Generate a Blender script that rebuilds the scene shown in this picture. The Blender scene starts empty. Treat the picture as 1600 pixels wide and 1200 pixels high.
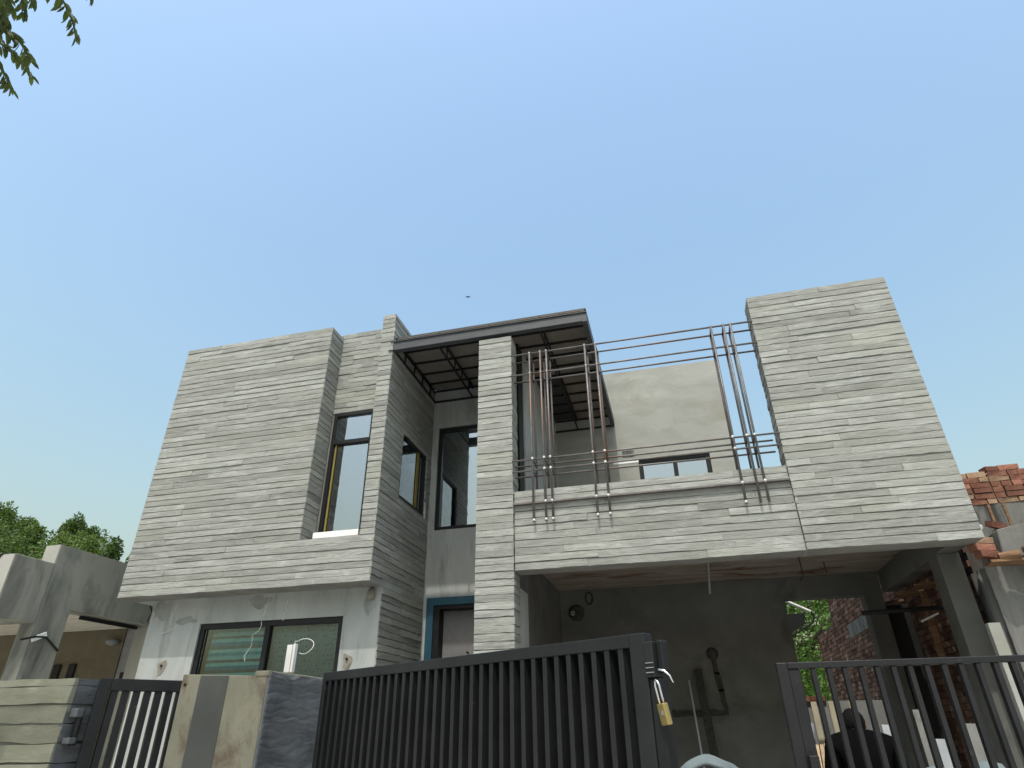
import bpy, math, random
import numpy as np
from mathutils import Vector, Matrix

# ------------------------------------------------------------------ camera, sky, sun, exposure
scene = bpy.context.scene
R = math.radians
cam_d = bpy.data.cameras.new("camera")
cam_d.sensor_width = 36.0
cam_d.lens = 36.0 * 965.615 / 1600.0
cam_d.clip_start, cam_d.clip_end = 0.05, 3000
cam = bpy.data.objects.new("camera", cam_d)
scene.collection.objects.link(cam)
yaw, pitch, roll = R(-14.0758), R(29.3812), R(-0.72536)
fw = Vector((math.sin(yaw) * math.cos(pitch), math.cos(yaw) * math.cos(pitch), math.sin(pitch)))
rt = Vector((math.cos(yaw), -math.sin(yaw), 0))
up = rt.cross(fw)
r2 = rt * math.cos(roll) + up * math.sin(roll)
u2 = -rt * math.sin(roll) + up * math.cos(roll)
m = Matrix((r2, u2, -fw)).transposed().to_4x4()
m.translation = (0, 0, 1.6)
cam.matrix_world = m
scene.camera = cam

SUN_ELEV, SUN_AZ = 63.0, 180.0          # the sun stands behind the viewer, square to the front
world = bpy.data.worlds.new("World")
scene.world = world
world.use_nodes = True
wn = world.node_tree.nodes
wl = world.node_tree.links
wn.clear()
sky = wn.new("ShaderNodeTexSky")
sky.sky_type = 'NISHITA'
sky.sun_disc = False
sky.sun_elevation = R(SUN_ELEV)
sky.sun_rotation = R(SUN_AZ)
sky.altitude = 200
sky.air_density = 2.8
sky.dust_density = 6.8
sky.ozone_density = 7.5
bg = wn.new("ShaderNodeBackground")
bg.inputs[1].default_value = 0.15
wo = wn.new("ShaderNodeOutputWorld")
wl.new(sky.outputs[0], bg.inputs[0])
wl.new(bg.outputs[0], wo.inputs[0])

sun_d = bpy.data.lights.new("sun", 'SUN')
sun_d.energy = 2.0
sun_d.angle = R(0.6)
sun_d.color = (1.0, 0.97, 0.90)
sun = bpy.data.objects.new("sun", sun_d)
scene.collection.objects.link(sun)
sun.location = (0, -20, 40)
_e, _a = R(SUN_ELEV), R(SUN_AZ)
sdir = Vector((math.sin(_a) * math.cos(_e), math.cos(_a) * math.cos(_e), math.sin(_e)))
sun.rotation_euler = sdir.to_track_quat('Z', 'Y').to_euler()

vs = scene.view_settings
vs.view_transform = 'Standard'
vs.look = 'None'
vs.exposure = 0.65
vs.gamma = 1.0
vs.use_curve_mapping = False
scene.cycles.max_bounces = 6
scene.cycles.transparent_max_bounces = 8

# ------------------------------------------------------------------ helpers
rng = random.Random(7)
C = scene.collection


class MB:
    """collects shapes; build() links them as ONE mesh object"""
    def __init__(s):
        s.v, s.f, s.t, s.cur = [], [], [], 0.5

    def add(s, vs_, fs_):
        b = len(s.v)
        s.v += [tuple(p) for p in vs_]
        s.t += [s.cur] * len(vs_)
        s.f += [tuple(i + b for i in f) for f in fs_]
        return s

    def box(s, x0, x1, y0, y1, z0, z1):
        return s.add([(x0, y0, z0), (x1, y0, z0), (x1, y1, z0), (x0, y1, z0), (x0, y0, z1), (x1, y0, z1), (x1, y1, z1), (x0, y1, z1)],
                     [(0, 3, 2, 1), (4, 5, 6, 7), (0, 1, 5, 4), (1, 2, 6, 5), (2, 3, 7, 6), (3, 0, 4, 7)])

    def obox(s, c, ax, ay, az):
        c, ax, ay, az = Vector(c), Vector(ax), Vector(ay), Vector(az)
        P = [c + ax * i + ay * j + az * k for k in (-1, 1) for i, j in ((-1, -1), (1, -1), (1, 1), (-1, 1))]
        return s.add(P, [(0, 3, 2, 1), (4, 5, 6, 7), (0, 1, 5, 4), (1, 2, 6, 5), (2, 3, 7, 6), (3, 0, 4, 7)])

    def bar(s, a, b, w, h, upv=(0, 0, 1)):
        a, b = Vector(a), Vector(b)
        d = b - a
        L = d.length
        d.normalize()
        side = d.cross(Vector(upv))
        if side.length < 1e-4:
            side = d.cross(Vector((0, 1, 0)))
        side.normalize()
        u = side.cross(d)
        return s.obox((a + b) / 2, d * (L / 2), side * (w / 2), u * (h / 2))

    def tube(s, pts, r, n=8, cap=True):
        pts = [Vector(p) for p in pts]
        rr = r if isinstance(r, (list, tuple)) else [r] * len(pts)
        b = len(s.v)
        prev = None
        for i, p in enumerate(pts):
            d = (pts[min(i + 1, len(pts) - 1)] - pts[max(i - 1, 0)]).normalized()
            if prev is None:
                prev = d.orthogonal().normalized()
            x = (prev - d * prev.dot(d)).normalized()
            prev = x
            y = d.cross(x)
            for k in range(n):
                a = 2 * math.pi * k / n
                s.v.append(tuple(p + (x * math.cos(a) + y * math.sin(a)) * rr[i]))
                s.t.append(s.cur)
        for i in range(len(pts) - 1):
            for k in range(n):
                k2 = (k + 1) % n
                s.f.append((b + i * n + k, b + i * n + k2, b + (i + 1) * n + k2, b + (i + 1) * n + k))
        if cap:
            s.f.append(tuple(b + k for k in reversed(range(n))))
            e = b + (len(pts) - 1) * n
            s.f.append(tuple(e + k for k in range(n)))
        return s

    def lathe(s, c, prof, n=20):
        c = Vector(c)
        b = len(s.v)
        for r, z in prof:
            for k in range(n):
                a = 2 * math.pi * k / n
                s.v.append((c.x + r * math.cos(a), c.y + r * math.sin(a), c.z + z))
                s.t.append(s.cur)
        for i in range(len(prof) - 1):
            for k in range(n):
                k2 = (k + 1) % n
                s.f.append((b + i * n + k, b + i * n + k2, b + (i + 1) * n + k2, b + (i + 1) * n + k))
        s.f.append(tuple(b + k for k in reversed(range(n))))
        e = b + (len(prof) - 1) * n
        s.f.append(tuple(e + k for k in range(n)))
        return s

    def wall(s, axis, a0, a1, us, zs, holes):
        """a wall sheet with openings. axis 'y': runs in x, thick a0..a1 in y; axis 'x': runs in y, thick in x. holes: (u0,u1,z0,z1)"""
        U = sorted(set([us[0], us[1]] + [q for h in holes for q in h[:2] if us[0] < q < us[1]]))
        Z = sorted(set([zs[0], zs[1]] + [q for h in holes for q in h[2:] if zs[0] < q < zs[1]]))
        idx = {}

        def P(u, a, z):
            k = (round(u, 5), round(a, 5), round(z, 5))
            if k not in idx:
                idx[k] = len(s.v)
                s.v.append((u, a, z) if axis == 'y' else (a, u, z))
                s.t.append(s.cur)
            return idx[k]

        def solid(i, j):
            if i < 0 or j < 0 or i >= len(U) - 1 or j >= len(Z) - 1:
                return False
            cu, cz = (U[i] + U[i + 1]) / 2, (Z[j] + Z[j + 1]) / 2
            return not any(h[0] < cu < h[1] and h[2] < cz < h[3] for h in holes)
        fl = axis == 'x'

        def F(*q):
            s.f.append(tuple(reversed(q)) if fl else q)
        for i in range(len(U) - 1):
            for j in range(len(Z) - 1):
                if not solid(i, j):
                    continue
                u0, u1, z0, z1 = U[i], U[i + 1], Z[j], Z[j + 1]
                F(P(u0, a0, z0), P(u1, a0, z0), P(u1, a0, z1), P(u0, a0, z1))
                F(P(u1, a1, z0), P(u0, a1, z0), P(u0, a1, z1), P(u1, a1, z1))
                if not solid(i - 1, j):
                    F(P(u0, a1, z0), P(u0, a0, z0), P(u0, a0, z1), P(u0, a1, z1))
                if not solid(i + 1, j):
                    F(P(u1, a0, z0), P(u1, a1, z0), P(u1, a1, z1), P(u1, a0, z1))
                if not solid(i, j - 1):
                    F(P(u0, a1, z0), P(u1, a1, z0), P(u1, a0, z0), P(u0, a0, z0))
                if not solid(i, j + 1):
                    F(P(u0, a0, z1), P(u1, a0, z1), P(u1, a1, z1), P(u0, a1, z1))
        return s

    def build(s, name, mat, parent=None, bevel=0.0, smooth=False):
        me = bpy.data.meshes.new(name)
        me.from_pydata(s.v, [], s.f)
        at = me.attributes.new("tone", 'FLOAT', 'POINT')
        at.data.foreach_set("value", s.t)
        me.update()
        if smooth:
            me.polygons.foreach_set("use_smooth", [True] * len(me.polygons))
        o = bpy.data.objects.new(name, me)
        C.objects.link(o)
        if mat:
            me.materials.append(mat)
        if parent:
            attach(o, parent)
        if bevel:
            bv = o.modifiers.new("bevel", 'BEVEL')
            bv.width = bevel
            bv.segments = 2
            bv.limit_method = 'ANGLE'
        return o


ROOT_LOC = {}


def world_loc(o):
    p = Vector(o.location)
    return p if o.parent is None else ROOT_LOC.get(o.name, Vector((0, 0, 0)))


def attach(o, parent):
    o.parent = parent
    base = ROOT_LOC.get(parent.name, Vector((0, 0, 0)))
    o.matrix_parent_inverse = Matrix.Translation(-base)


def tag(o, label=None, cat=None, group=None, kind=None):
    for k, v in (("label", label), ("category", cat), ("group", group), ("kind", kind)):
        if v:
            o[k] = v
    return o


def thing(name, loc, label, cat, group=None):
    o = bpy.data.objects.new(name, None)
    o.empty_display_size = 0.2
    o.location = loc
    C.objects.link(o)
    ROOT_LOC[o.name] = Vector(loc)
    return tag(o, label, cat, group)


def box(name, mat, parent, dims, bevel=0.0):
    return MB().box(*dims).build(name, mat, parent, bevel)


# ------------------------------------------------------------------ materials
def new_mat(name):
    m_ = bpy.data.materials.new(name)
    m_.use_nodes = True
    nt = m_.node_tree
    b = nt.nodes["Principled BSDF"]
    return m_, nt, b


def N(nt, t, **kw):
    n = nt.nodes.new(t)
    for k, v in kw.items():
        setattr(n, k, v)
    return n


def ramp(nt, stops):
    r = N(nt, "ShaderNodeValToRGB")
    el = r.color_ramp.elements
    while len(el) < len(stops):
        el.new(0.5)
    for e, (p, c) in zip(el, stops):
        e.position = p
        e.color = (c, c, c, 1) if isinstance(c, (int, float)) else (*c, 1)
    return r


def coords(nt, scale=(1, 1, 1)):
    tc = N(nt, "ShaderNodeTexCoord")
    mp = N(nt, "ShaderNodeMapping")
    mp.inputs["Scale"].default_value = scale
    nt.links.new(tc.outputs["Object"], mp.inputs[0])
    return mp.outputs[0]


def noise(nt, vec, scale, detail=4, rough=0.55, dist=0.0):
    n = N(nt, "ShaderNodeTexNoise")
    n.inputs["Scale"].default_value = scale
    n.inputs["Detail"].default_value = detail
    n.inputs["Roughness"].default_value = rough
    n.inputs["Distortion"].default_value = dist
    nt.links.new(vec, n.inputs["Vector"])
    return n.outputs["Fac"]


def mixc(nt, fac, a, b, mode='MIX'):
    mx = N(nt, "ShaderNodeMix", data_type='RGBA', blend_type=mode)
    for sock, v in ((mx.inputs[0], fac), (mx.inputs[6], a), (mx.inputs[7], b)):
        if isinstance(v, (int, float)):
            sock.default_value = v
        elif isinstance(v, tuple):
            sock.default_value = (*v, 1)
        else:
            nt.links.new(v, sock)
    return mx.outputs[2]


def bump(nt, b, h, strength, dist=0.01, prev=None):
    bp = N(nt, "ShaderNodeBump")
    bp.inputs["Strength"].default_value = strength
    bp.inputs["Distance"].default_value = dist
    nt.links.new(h, bp.inputs["Height"])
    if prev:
        nt.links.new(prev, bp.inputs["Normal"])
    nt.links.new(bp.outputs[0], b.inputs["Normal"])
    return bp.outputs[0]


def mottled(name, c1, c2, scale=2.5, stretch=(1, 1, 1), stain=None, stain_scale=0.9, stain_lo=0.55, stain_hi=0.75, stain_stretch=(1, 1, 1),
            rough=0.85, bstr=0.35, bscale=40, bstretch=(1, 1, 1), tone=0.0, lo=0.3, hi=0.7, speck=None, spec=0.3, metal=0.0):
    m_, nt, b = new_mat(name)
    f = noise(nt, coords(nt, stretch), scale, 6, 0.62, 0.3)
    r = ramp(nt, [(lo, 0.0), (hi, 1.0)])
    nt.links.new(f, r.inputs[0])
    col = mixc(nt, r.outputs[0], c1, c2)
    if stain:
        f2 = noise(nt, coords(nt, stain_stretch), stain_scale, 5, 0.65, 0.6)
        r2_ = ramp(nt, [(stain_lo, 0.0), (stain_hi, 1.0)])
        nt.links.new(f2, r2_.inputs[0])
        col = mixc(nt, r2_.outputs[0], col, stain)
    if speck:
        f3 = noise(nt, coords(nt, stretch), scale * 4.3, 3, 0.6)
        r3 = ramp(nt, [(0.68, 0.0), (0.76, 1.0)])
        nt.links.new(f3, r3.inputs[0])
        col = mixc(nt, r3.outputs[0], col, speck)
    if tone:
        at = N(nt, "ShaderNodeAttribute", attribute_name="tone")
        mr = N(nt, "ShaderNodeMapRange")
        mr.inputs[3].default_value = 1 - tone
        mr.inputs[4].default_value = 1 + tone
        nt.links.new(at.outputs["Fac"], mr.inputs[0])
        col = mixc(nt, 1.0, col, mr.outputs[0], 'MULTIPLY')
    nt.links.new(col, b.inputs["Base Color"])
    b.inputs["Roughness"].default_value = rough
    b.inputs["Specular IOR Level"].default_value = spec
    b.inputs["Metallic"].default_value = metal
    if bstr:
        h = noise(nt, coords(nt, bstretch), bscale, 5, 0.65, 0.4)
        bump(nt, b, h, bstr, 0.01)
    return m_


def plain(name, col, rough=0.5, spec=0.5, metal=0.0, var=0.12, scale=6):
    c1 = tuple(c * (1 - var) for c in col)
    c2 = tuple(min(1, c * (1 + var)) for c in col)
    return mottled(name, c1, c2, scale, rough=rough, spec=spec, metal=metal, bstr=0.08, bscale=60)


M = {}
def board_material():
    m_, nt, b = new_mat('board_marked_concrete')
    at = N(nt, "ShaderNodeAttribute", attribute_name="tone")
    # every board gets its own stretch of grain: shift the pattern by its tone
    tc = N(nt, "ShaderNodeTexCoord")
    sh = N(nt, "ShaderNodeVectorMath", operation='MULTIPLY_ADD')
    cb_ = N(nt, "ShaderNodeCombineXYZ")
    for k in range(3):
        nt.links.new(at.outputs["Fac"], cb_.inputs[k])
    sh.inputs[1].default_value = (9.0, 9.0, 3.0)
    nt.links.new(cb_.outputs[0], sh.inputs[0])
    nt.links.new(tc.outputs["Object"], sh.inputs[2])

    def st(scale):
        mp = N(nt, "ShaderNodeMapping")
        mp.inputs["Scale"].default_value = scale
        nt.links.new(sh.outputs[0], mp.inputs[0])
        return mp.outputs[0]
    grain = noise(nt, st((1.3, 1.3, 26)), 2.2, 8, 0.68, 0.5)
    r1 = ramp(nt, [(0.32, 0.0), (0.68, 1.0)])
    nt.links.new(grain, r1.inputs[0])
    col = mixc(nt, r1.outputs[0], (0.212, 0.216, 0.194), (0.318, 0.322, 0.296))
    blot = noise(nt, st((1.6, 1.6, 5)), 1.7, 6, 0.7, 0.8)
    r2_ = ramp(nt, [(0.34, 1.0), (0.50, 0.0)])
    nt.links.new(blot, r2_.inputs[0])
    col = mixc(nt, r2_.outputs[0], col, (0.34, 0.346, 0.325))
    dirt = noise(nt, coords(nt, (0.7, 0.7, 3.2)), 1.3, 6, 0.7, 0.5)
    r3 = ramp(nt, [(0.54, 0.0), (0.74, 0.8)])
    nt.links.new(dirt, r3.inputs[0])
    col = mixc(nt, r3.outputs[0], col, (0.145, 0.148, 0.137))
    oliv = noise(nt, coords(nt, (0.5, 0.5, 1.6)), 1.1, 3, 0.6)
    r5 = ramp(nt, [(0.5, 0.0), (0.7, 0.5)])
    nt.links.new(oliv, r5.inputs[0])
    col = mixc(nt, r5.outputs[0], col, (0.285, 0.29, 0.235))
    spk = noise(nt, st((6, 6, 12)), 5.0, 3, 0.6)
    r4 = ramp(nt, [(0.68, 0.0), (0.74, 1.0)])
    nt.links.new(spk, r4.inputs[0])
    col = mixc(nt, r4.outputs[0], col, (0.46, 0.46, 0.43))
    pit = noise(nt, st((9, 9, 14)), 6.0, 3, 0.6)
    r6 = ramp(nt, [(0.27, 1.0), (0.33, 0.0)])
    nt.links.new(pit, r6.inputs[0])
    col = mixc(nt, r6.outputs[0], col, (0.10, 0.10, 0.092))
    mr = N(nt, "ShaderNodeMapRange")
    mr.inputs[3].default_value = 0.84
    mr.inputs[4].default_value = 1.15
    nt.links.new(at.outputs["Fac"], mr.inputs[0])
    col = mixc(nt, 1.0, col, mr.outputs[0], 'MULTIPLY')
    nt.links.new(col, b.inputs["Base Color"])
    b.inputs["Roughness"].default_value = 0.93
    b.inputs["Specular IOR Level"].default_value = 0.1
    p = bump(nt, b, grain, 0.55, 0.012)
    bump(nt, b, noise(nt, st((3, 3, 9)), 3.0, 6, 0.7, 0.7), 0.5, 0.02, p)
    return m_


M['board'] = board_material()
M['core'] = mottled('concrete_core', (0.16, 0.155, 0.14), (0.24, 0.235, 0.21), 3, rough=0.95, spec=0.1)
M['plaster'] = mottled('grey_cement_plaster', (0.275, 0.29, 0.278), (0.385, 0.40, 0.38), 1.3, (1.6, 1.6, 0.4), stain=(0.18, 0.184, 0.172), stain_scale=1.5,
                       stain_lo=0.54, stain_hi=0.76, stain_stretch=(2.2, 2.2, 0.45), rough=0.92, bstr=0.22, bscale=25, spec=0.15)
M['plaster_warm'] = mottled('warm_cement_plaster', (0.25, 0.252, 0.225), (0.345, 0.347, 0.315), 1.1, (0.8, 0.8, 2.6), stain=(0.25, 0.245, 0.205), stain_scale=1.1,
                            stain_lo=0.52, stain_hi=0.7, stain_stretch=(0.9, 0.9, 1.6), rough=0.92, bstr=0.22, bscale=22, spec=0.15)
M['shaded_plaster'] = mottled('carport_plaster', (0.085, 0.085, 0.076), (0.13, 0.13, 0.117), 1.3, stain=(0.06, 0.06, 0.053), stain_scale=0.9, rough=0.9,
                            bstr=0.15, bscale=20, spec=0.2)  # same grey plaster toned down, the carport's deep shade put into its colour
M['soffit'] = mottled('form_stained_soffit', (0.16, 0.13, 0.10), (0.28, 0.25, 0.21), 2.0, (0.6, 3.0, 1), stain=(0.10, 0.045, 0.025), stain_scale=1.6,
                      stain_lo=0.55, stain_hi=0.68, stain_stretch=(0.8, 1.8, 1), rough=0.9, bstr=0.3, bscale=14, bstretch=(0.4, 4, 1), spec=0.1)
M['damp'] = mottled('damp_patch', (0.17, 0.155, 0.125), (0.26, 0.245, 0.205), 9, stain=(0.11, 0.095, 0.075), stain_scale=8, rough=0.95, bstr=0.4, bscale=40, spec=0.1)
M['damp_grey'] = mottled('damp_grey_patch', (0.19, 0.195, 0.185), (0.30, 0.31, 0.295), 6, (1, 1, 0.4), rough=0.95, bstr=0.3, bscale=30, spec=0.1)
M['mortar'] = mottled('fresh_dark_mortar', (0.025, 0.025, 0.022), (0.06, 0.058, 0.05), 18, rough=0.95, bstr=0.8, bscale=60, spec=0.1)
M['black_steel'] = mottled('black_gate_paint', (0.008, 0.0084, 0.009), (0.015, 0.0155, 0.016), 5, rough=0.48, bstr=0.12, bscale=70, spec=0.3,
                           speck=(0.035, 0.034, 0.032))
M['frame'] = mottled('black_aluminium', (0.008, 0.0085, 0.009), (0.012, 0.0125, 0.013), 9, rough=0.5, bstr=0.05, bscale=90, spec=0.25)
M['gate_sheet'] = plain('black_backing_sheet', (0.006, 0.006, 0.006), 0.8, 0.1)  # blacker than the bars: deep shadow in the gaps put into the colour
M['canopy_steel'] = mottled('canopy_steel', (0.034, 0.036, 0.039), (0.055, 0.058, 0.062), 4, (1, 1, 3), rough=0.5, bstr=0.1, bscale=40, spec=0.4)
M['truss'] = mottled('black_truss_paint', (0.007, 0.007, 0.007), (0.013, 0.013, 0.013), 8, rough=0.6, bstr=0.1, bscale=50, spec=0.3)
M['canopy_board'] = mottled('canopy_underside_board', (0.15, 0.135, 0.115), (0.235, 0.215, 0.185), 1.6, (1.2, 1, 1), stain=(0.18, 0.14, 0.09), stain_scale=1.2,
                            rough=0.9, bstr=0.15, bscale=25, spec=0.1)
M['pipe'] = mottled('raw_steel_pipe', (0.075, 0.069, 0.066), (0.18, 0.165, 0.155), 5, (1, 1, 1), stain=(0.135, 0.072, 0.042), stain_scale=1.3, stain_lo=0.51,
                    stain_hi=0.66, rough=0.5, bstr=0.2, bscale=80, spec=0.5, metal=0.35)
M['weld'] = mottled('weld_bead', (0.42, 0.42, 0.40), (0.72, 0.72, 0.70), 40, rough=0.5, bstr=0.5, bscale=120, spec=0.5)
M['white'] = plain('white_paint', (0.74, 0.74, 0.72), 0.6, 0.3)
M['yellow'] = plain('yellow_film', (0.24, 0.185, 0.035), 0.5, 0.3)
M['blue'] = mottled('blue_masking_paint', (0.012, 0.05, 0.078), (0.02, 0.075, 0.11), 6, rough=0.6, bstr=0.1, bscale=40)
M['door'] = plain('grey_door_panel', (0.17, 0.165, 0.165), 0.5, 0.4)
M['room'] = plain('room_paint', (0.42, 0.43, 0.42), 0.8, 0.2)
M['bw_board'] = mottled('boundary_concrete', (0.19, 0.187, 0.135), (0.27, 0.265, 0.20), 2.6, (1, 1, 3.2), stain=(0.125, 0.123, 0.095), stain_scale=2.0, stain_lo=0.5,
                        stain_hi=0.75, rough=0.92, bstr=0.5, bscale=12, bstretch=(1, 1, 4), tone=0.12, spec=0.15)
M['pillar'] = mottled('pillar_plaster', (0.165, 0.158, 0.115), (0.25, 0.235, 0.175), 3.0, (1, 1, 0.5), stain=(0.135, 0.105, 0.075), stain_scale=5.0, stain_lo=0.50,
                      stain_hi=0.64, stain_stretch=(1, 1, 0.6), rough=0.9, bstr=0.2, bscale=30, spec=0.15)
M['pillar_side'] = mottled('pillar_strip_cement', (0.062, 0.065, 0.058), (0.085, 0.088, 0.08), 2.0, rough=0.85, bstr=0.15, bscale=30, spec=0.2)
M['shade_grey'] = mottled('rough_shaded_render', (0.085, 0.09, 0.092), (0.15, 0.155, 0.158), 4.0, (1, 1, 5), rough=0.8, bstr=0.5, bscale=20, bstretch=(1, 1, 4),
                     stain=(0.06, 0.063, 0.065), stain_scale=3, spec=0.3)  # darker than the fronts: shade of right-facing sides put into the colour
M['nb_plaster'] = mottled('neighbour_plaster', (0.25, 0.25, 0.21), (0.35, 0.345, 0.295), 0.9, (1, 1, 0.6), stain=(0.10, 0.102, 0.092), stain_scale=1.3,
                          stain_lo=0.50, stain_hi=0.72, stain_stretch=(1.3, 1.3, 0.5), rough=0.92, bstr=0.25, bscale=20, spec=0.1)
M['nb_lit_front'] = mottled('neighbour_lit_front', (0.30, 0.295, 0.26), (0.38, 0.37, 0.33), 1.4, rough=0.9, bstr=0.15, bscale=25, spec=0.1)  # lighter copy of the neighbour's plaster, sunlight on the fronts put into colour
M['nb_yellow'] = plain('neighbour_yellow_wall', (0.13, 0.113, 0.073), 0.8, 0.2)
M['nb_grey'] = plain('neighbour_grey_wall', (0.22, 0.225, 0.22), 0.8, 0.2)
M['nb_ceiling'] = plain('neighbour_ceiling', (0.62, 0.58, 0.48), 0.8, 0.2)
M['groove'] = plain('dark_groove', (0.02, 0.02, 0.02), 0.7, 0.2)
M['brick'] = mottled('fired_brick', (0.14, 0.058, 0.04), (0.215, 0.105, 0.072), 9, stain=(0.10, 0.07, 0.055), stain_scale=3.0, stain_lo=0.56, stain_hi=0.64,
                     rough=0.92, bstr=0.5, bscale=50, tone=0.45, spec=0.1)
M['brick_tan'] = mottled('tan_brick', (0.20, 0.125, 0.078), (0.30, 0.205, 0.135), 10, stain=(0.16, 0.08, 0.05), stain_scale=4.0, stain_lo=0.55, stain_hi=0.7,
                         rough=0.92, bstr=0.5, bscale=50, tone=0.4, spec=0.1)
M['brick_old'] = mottled('old_brick', (0.085, 0.046, 0.035), (0.165, 0.095, 0.07), 6, stain=(0.32, 0.26, 0.20), stain_scale=5.0, stain_lo=0.57, stain_hi=0.68,
                         rough=0.92, bstr=0.5, bscale=50, tone=0.5, spec=0.1)
M['brick_mortar'] = mottled('brick_mortar', (0.055, 0.048, 0.042), (0.11, 0.10, 0.09), 10, rough=0.95, bstr=0.5, bscale=40, spec=0.1)
M['rough_conc'] = mottled('rough_grey_concrete', (0.10, 0.10, 0.092), (0.20, 0.197, 0.182), 2.2, (1.6, 1.6, 0.5), stain=(0.045, 0.045, 0.042), stain_scale=2.2,
                          stain_lo=0.54, stain_hi=0.66, stain_stretch=(2, 2, 0.4), rough=0.95, bstr=0.9, bscale=9, bstretch=(1.4, 1.4, 0.6), spec=0.1)
M['cream'] = plain('cream_plaster', (0.52, 0.47, 0.35), 0.85, 0.2)
M['timber'] = mottled('pale_timber', (0.36, 0.25, 0.14), (0.55, 0.42, 0.27), 5, (1, 6, 6), rough=0.8, bstr=0.3, bscale=30, tone=0.25)
M['old_timber'] = mottled('old_shuttering_timber', (0.10, 0.05, 0.025), (0.24, 0.14, 0.075), 5, (1, 6, 6), rough=0.85, bstr=0.4, bscale=25, tone=0.2)
M['ground'] = mottled('dusty_ground', (0.38, 0.37, 0.34), (0.48, 0.465, 0.43), 0.6, stain=(0.34, 0.33, 0.30), stain_scale=0.3, rough=0.95, bstr=0.4, bscale=8)
M['road'] = mottled('dusty_road', (0.36, 0.355, 0.34), (0.46, 0.45, 0.43), 2.0, rough=0.9, bstr=0.5, bscale=60)
M['paving'] = mottled('dusty_concrete_yard', (0.36, 0.355, 0.34), (0.46, 0.45, 0.43), 1.5, rough=0.9, bstr=0.3, bscale=20)
M['brass'] = plain('brass', (0.42, 0.32, 0.13), 0.35, 0.5, 0.85)
M['chrome'] = plain('bright_steel', (0.62, 0.62, 0.62), 0.25, 0.5, 0.9)
M['plastic'] = plain('white_plastic', (0.60, 0.59, 0.56), 0.4, 0.5)
M['bark'] = mottled('bark', (0.05, 0.04, 0.03), (0.12, 0.10, 0.075), 9, (1, 1, 0.3), rough=0.95, bstr=0.8, bscale=30)
M['cloth_grey'] = plain('grey_cloth', (0.13, 0.155, 0.16), 0.9, 0.1)
M['maroon'] = plain('maroon_cloth', (0.13, 0.02, 0.025), 0.9, 0.1)
M['black_cloth'] = plain('black_cloth', (0.003, 0.003, 0.0032), 0.95, 0.02)
M['trouser'] = plain('dark_trouser_cloth', (0.006, 0.006, 0.008), 0.9, 0.05)
M['skin'] = plain('skin', (0.25, 0.145, 0.095), 0.6, 0.3)
M['hair'] = mottled('black_hair', (0.002, 0.0018, 0.0016), (0.006, 0.005, 0.0045), 60, (1, 1, 0.2), rough=0.7, bstr=0.9, bscale=90, spec=0.1)
M['red'] = plain('red_paint', (0.50, 0.02, 0.022), 0.5, 0.4)
M['gal'] = plain('galvanised', (0.30, 0.31, 0.32), 0.5, 0.5, 0.4)


def leaf_mat(name, c1, c2, trans):
    m_, nt, b = new_mat(name)
    at = N(nt, "ShaderNodeAttribute", attribute_name="tone")
    col = mixc(nt, at.outputs["Fac"], c1, c2)
    nt.links.new(col, b.inputs["Base Color"])
    b.inputs["Roughness"].default_value = 0.55
    b.inputs["Specular IOR Level"].default_value = 0.3
    tr = N(nt, "ShaderNodeBsdfTranslucent")
    c = mixc(nt, 1.0, col, (1.3, 1.5, 0.5), 'MULTIPLY')
    nt.links.new(c, tr.inputs[0])
    ms = N(nt, "ShaderNodeMixShader")
    ms.inputs[0].default_value = trans
    nt.links.new(b.outputs[0], ms.inputs[1])
    nt.links.new(tr.outputs[0], ms.inputs[2])
    nt.links.new(ms.outputs[0], nt.nodes["Material Output"].inputs[0])
    return m_


M['leaf'] = leaf_mat('tree_leaf', (0.05, 0.085, 0.024), (0.135, 0.19, 0.06), 0.35)
M['leaf_bright'] = leaf_mat('bright_leaf', (0.05, 0.11, 0.02), (0.13, 0.22, 0.05), 0.3)
M['leaf_near'] = leaf_mat('near_leaf', (0.035, 0.05, 0.018), (0.09, 0.115, 0.03), 0.3)


def glass_mat(name, tint, refl):
    m_, nt, b = new_mat(name)
    nt.nodes.remove(b)
    tr = N(nt, "ShaderNodeBsdfTransparent")
    tr.inputs[0].default_value = (*tint, 1)
    gl = N(nt, "ShaderNodeBsdfGlossy")
    gl.inputs["Roughness"].default_value = 0.012
    gl.inputs["Color"].default_value = (0.95, 0.98, 1, 1)
    fr = N(nt, "ShaderNodeFresnel")
    fr.inputs[0].default_value = 1.5
    ad = N(nt, "ShaderNodeMath", operation='ADD')
    ad.inputs[1].default_value = refl
    ad.use_clamp = True
    nt.links.new(fr.outputs[0], ad.inputs[0])
    ms = N(nt, "ShaderNodeMixShader")
    nt.links.new(ad.outputs[0], ms.inputs[0])
    nt.links.new(tr.outputs[0], ms.inputs[1])
    nt.links.new(gl.outputs[0], ms.inputs[2])
    nt.links.new(ms.outputs[0], nt.nodes["Material Output"].inputs[0])
    return m_


M['glass'] = glass_mat('window_glass', (0.55, 0.6, 0.6), 0.26)
M['glass_clear'] = glass_mat('clear_glass', (0.8, 0.85, 0.84), 0.0)


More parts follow.
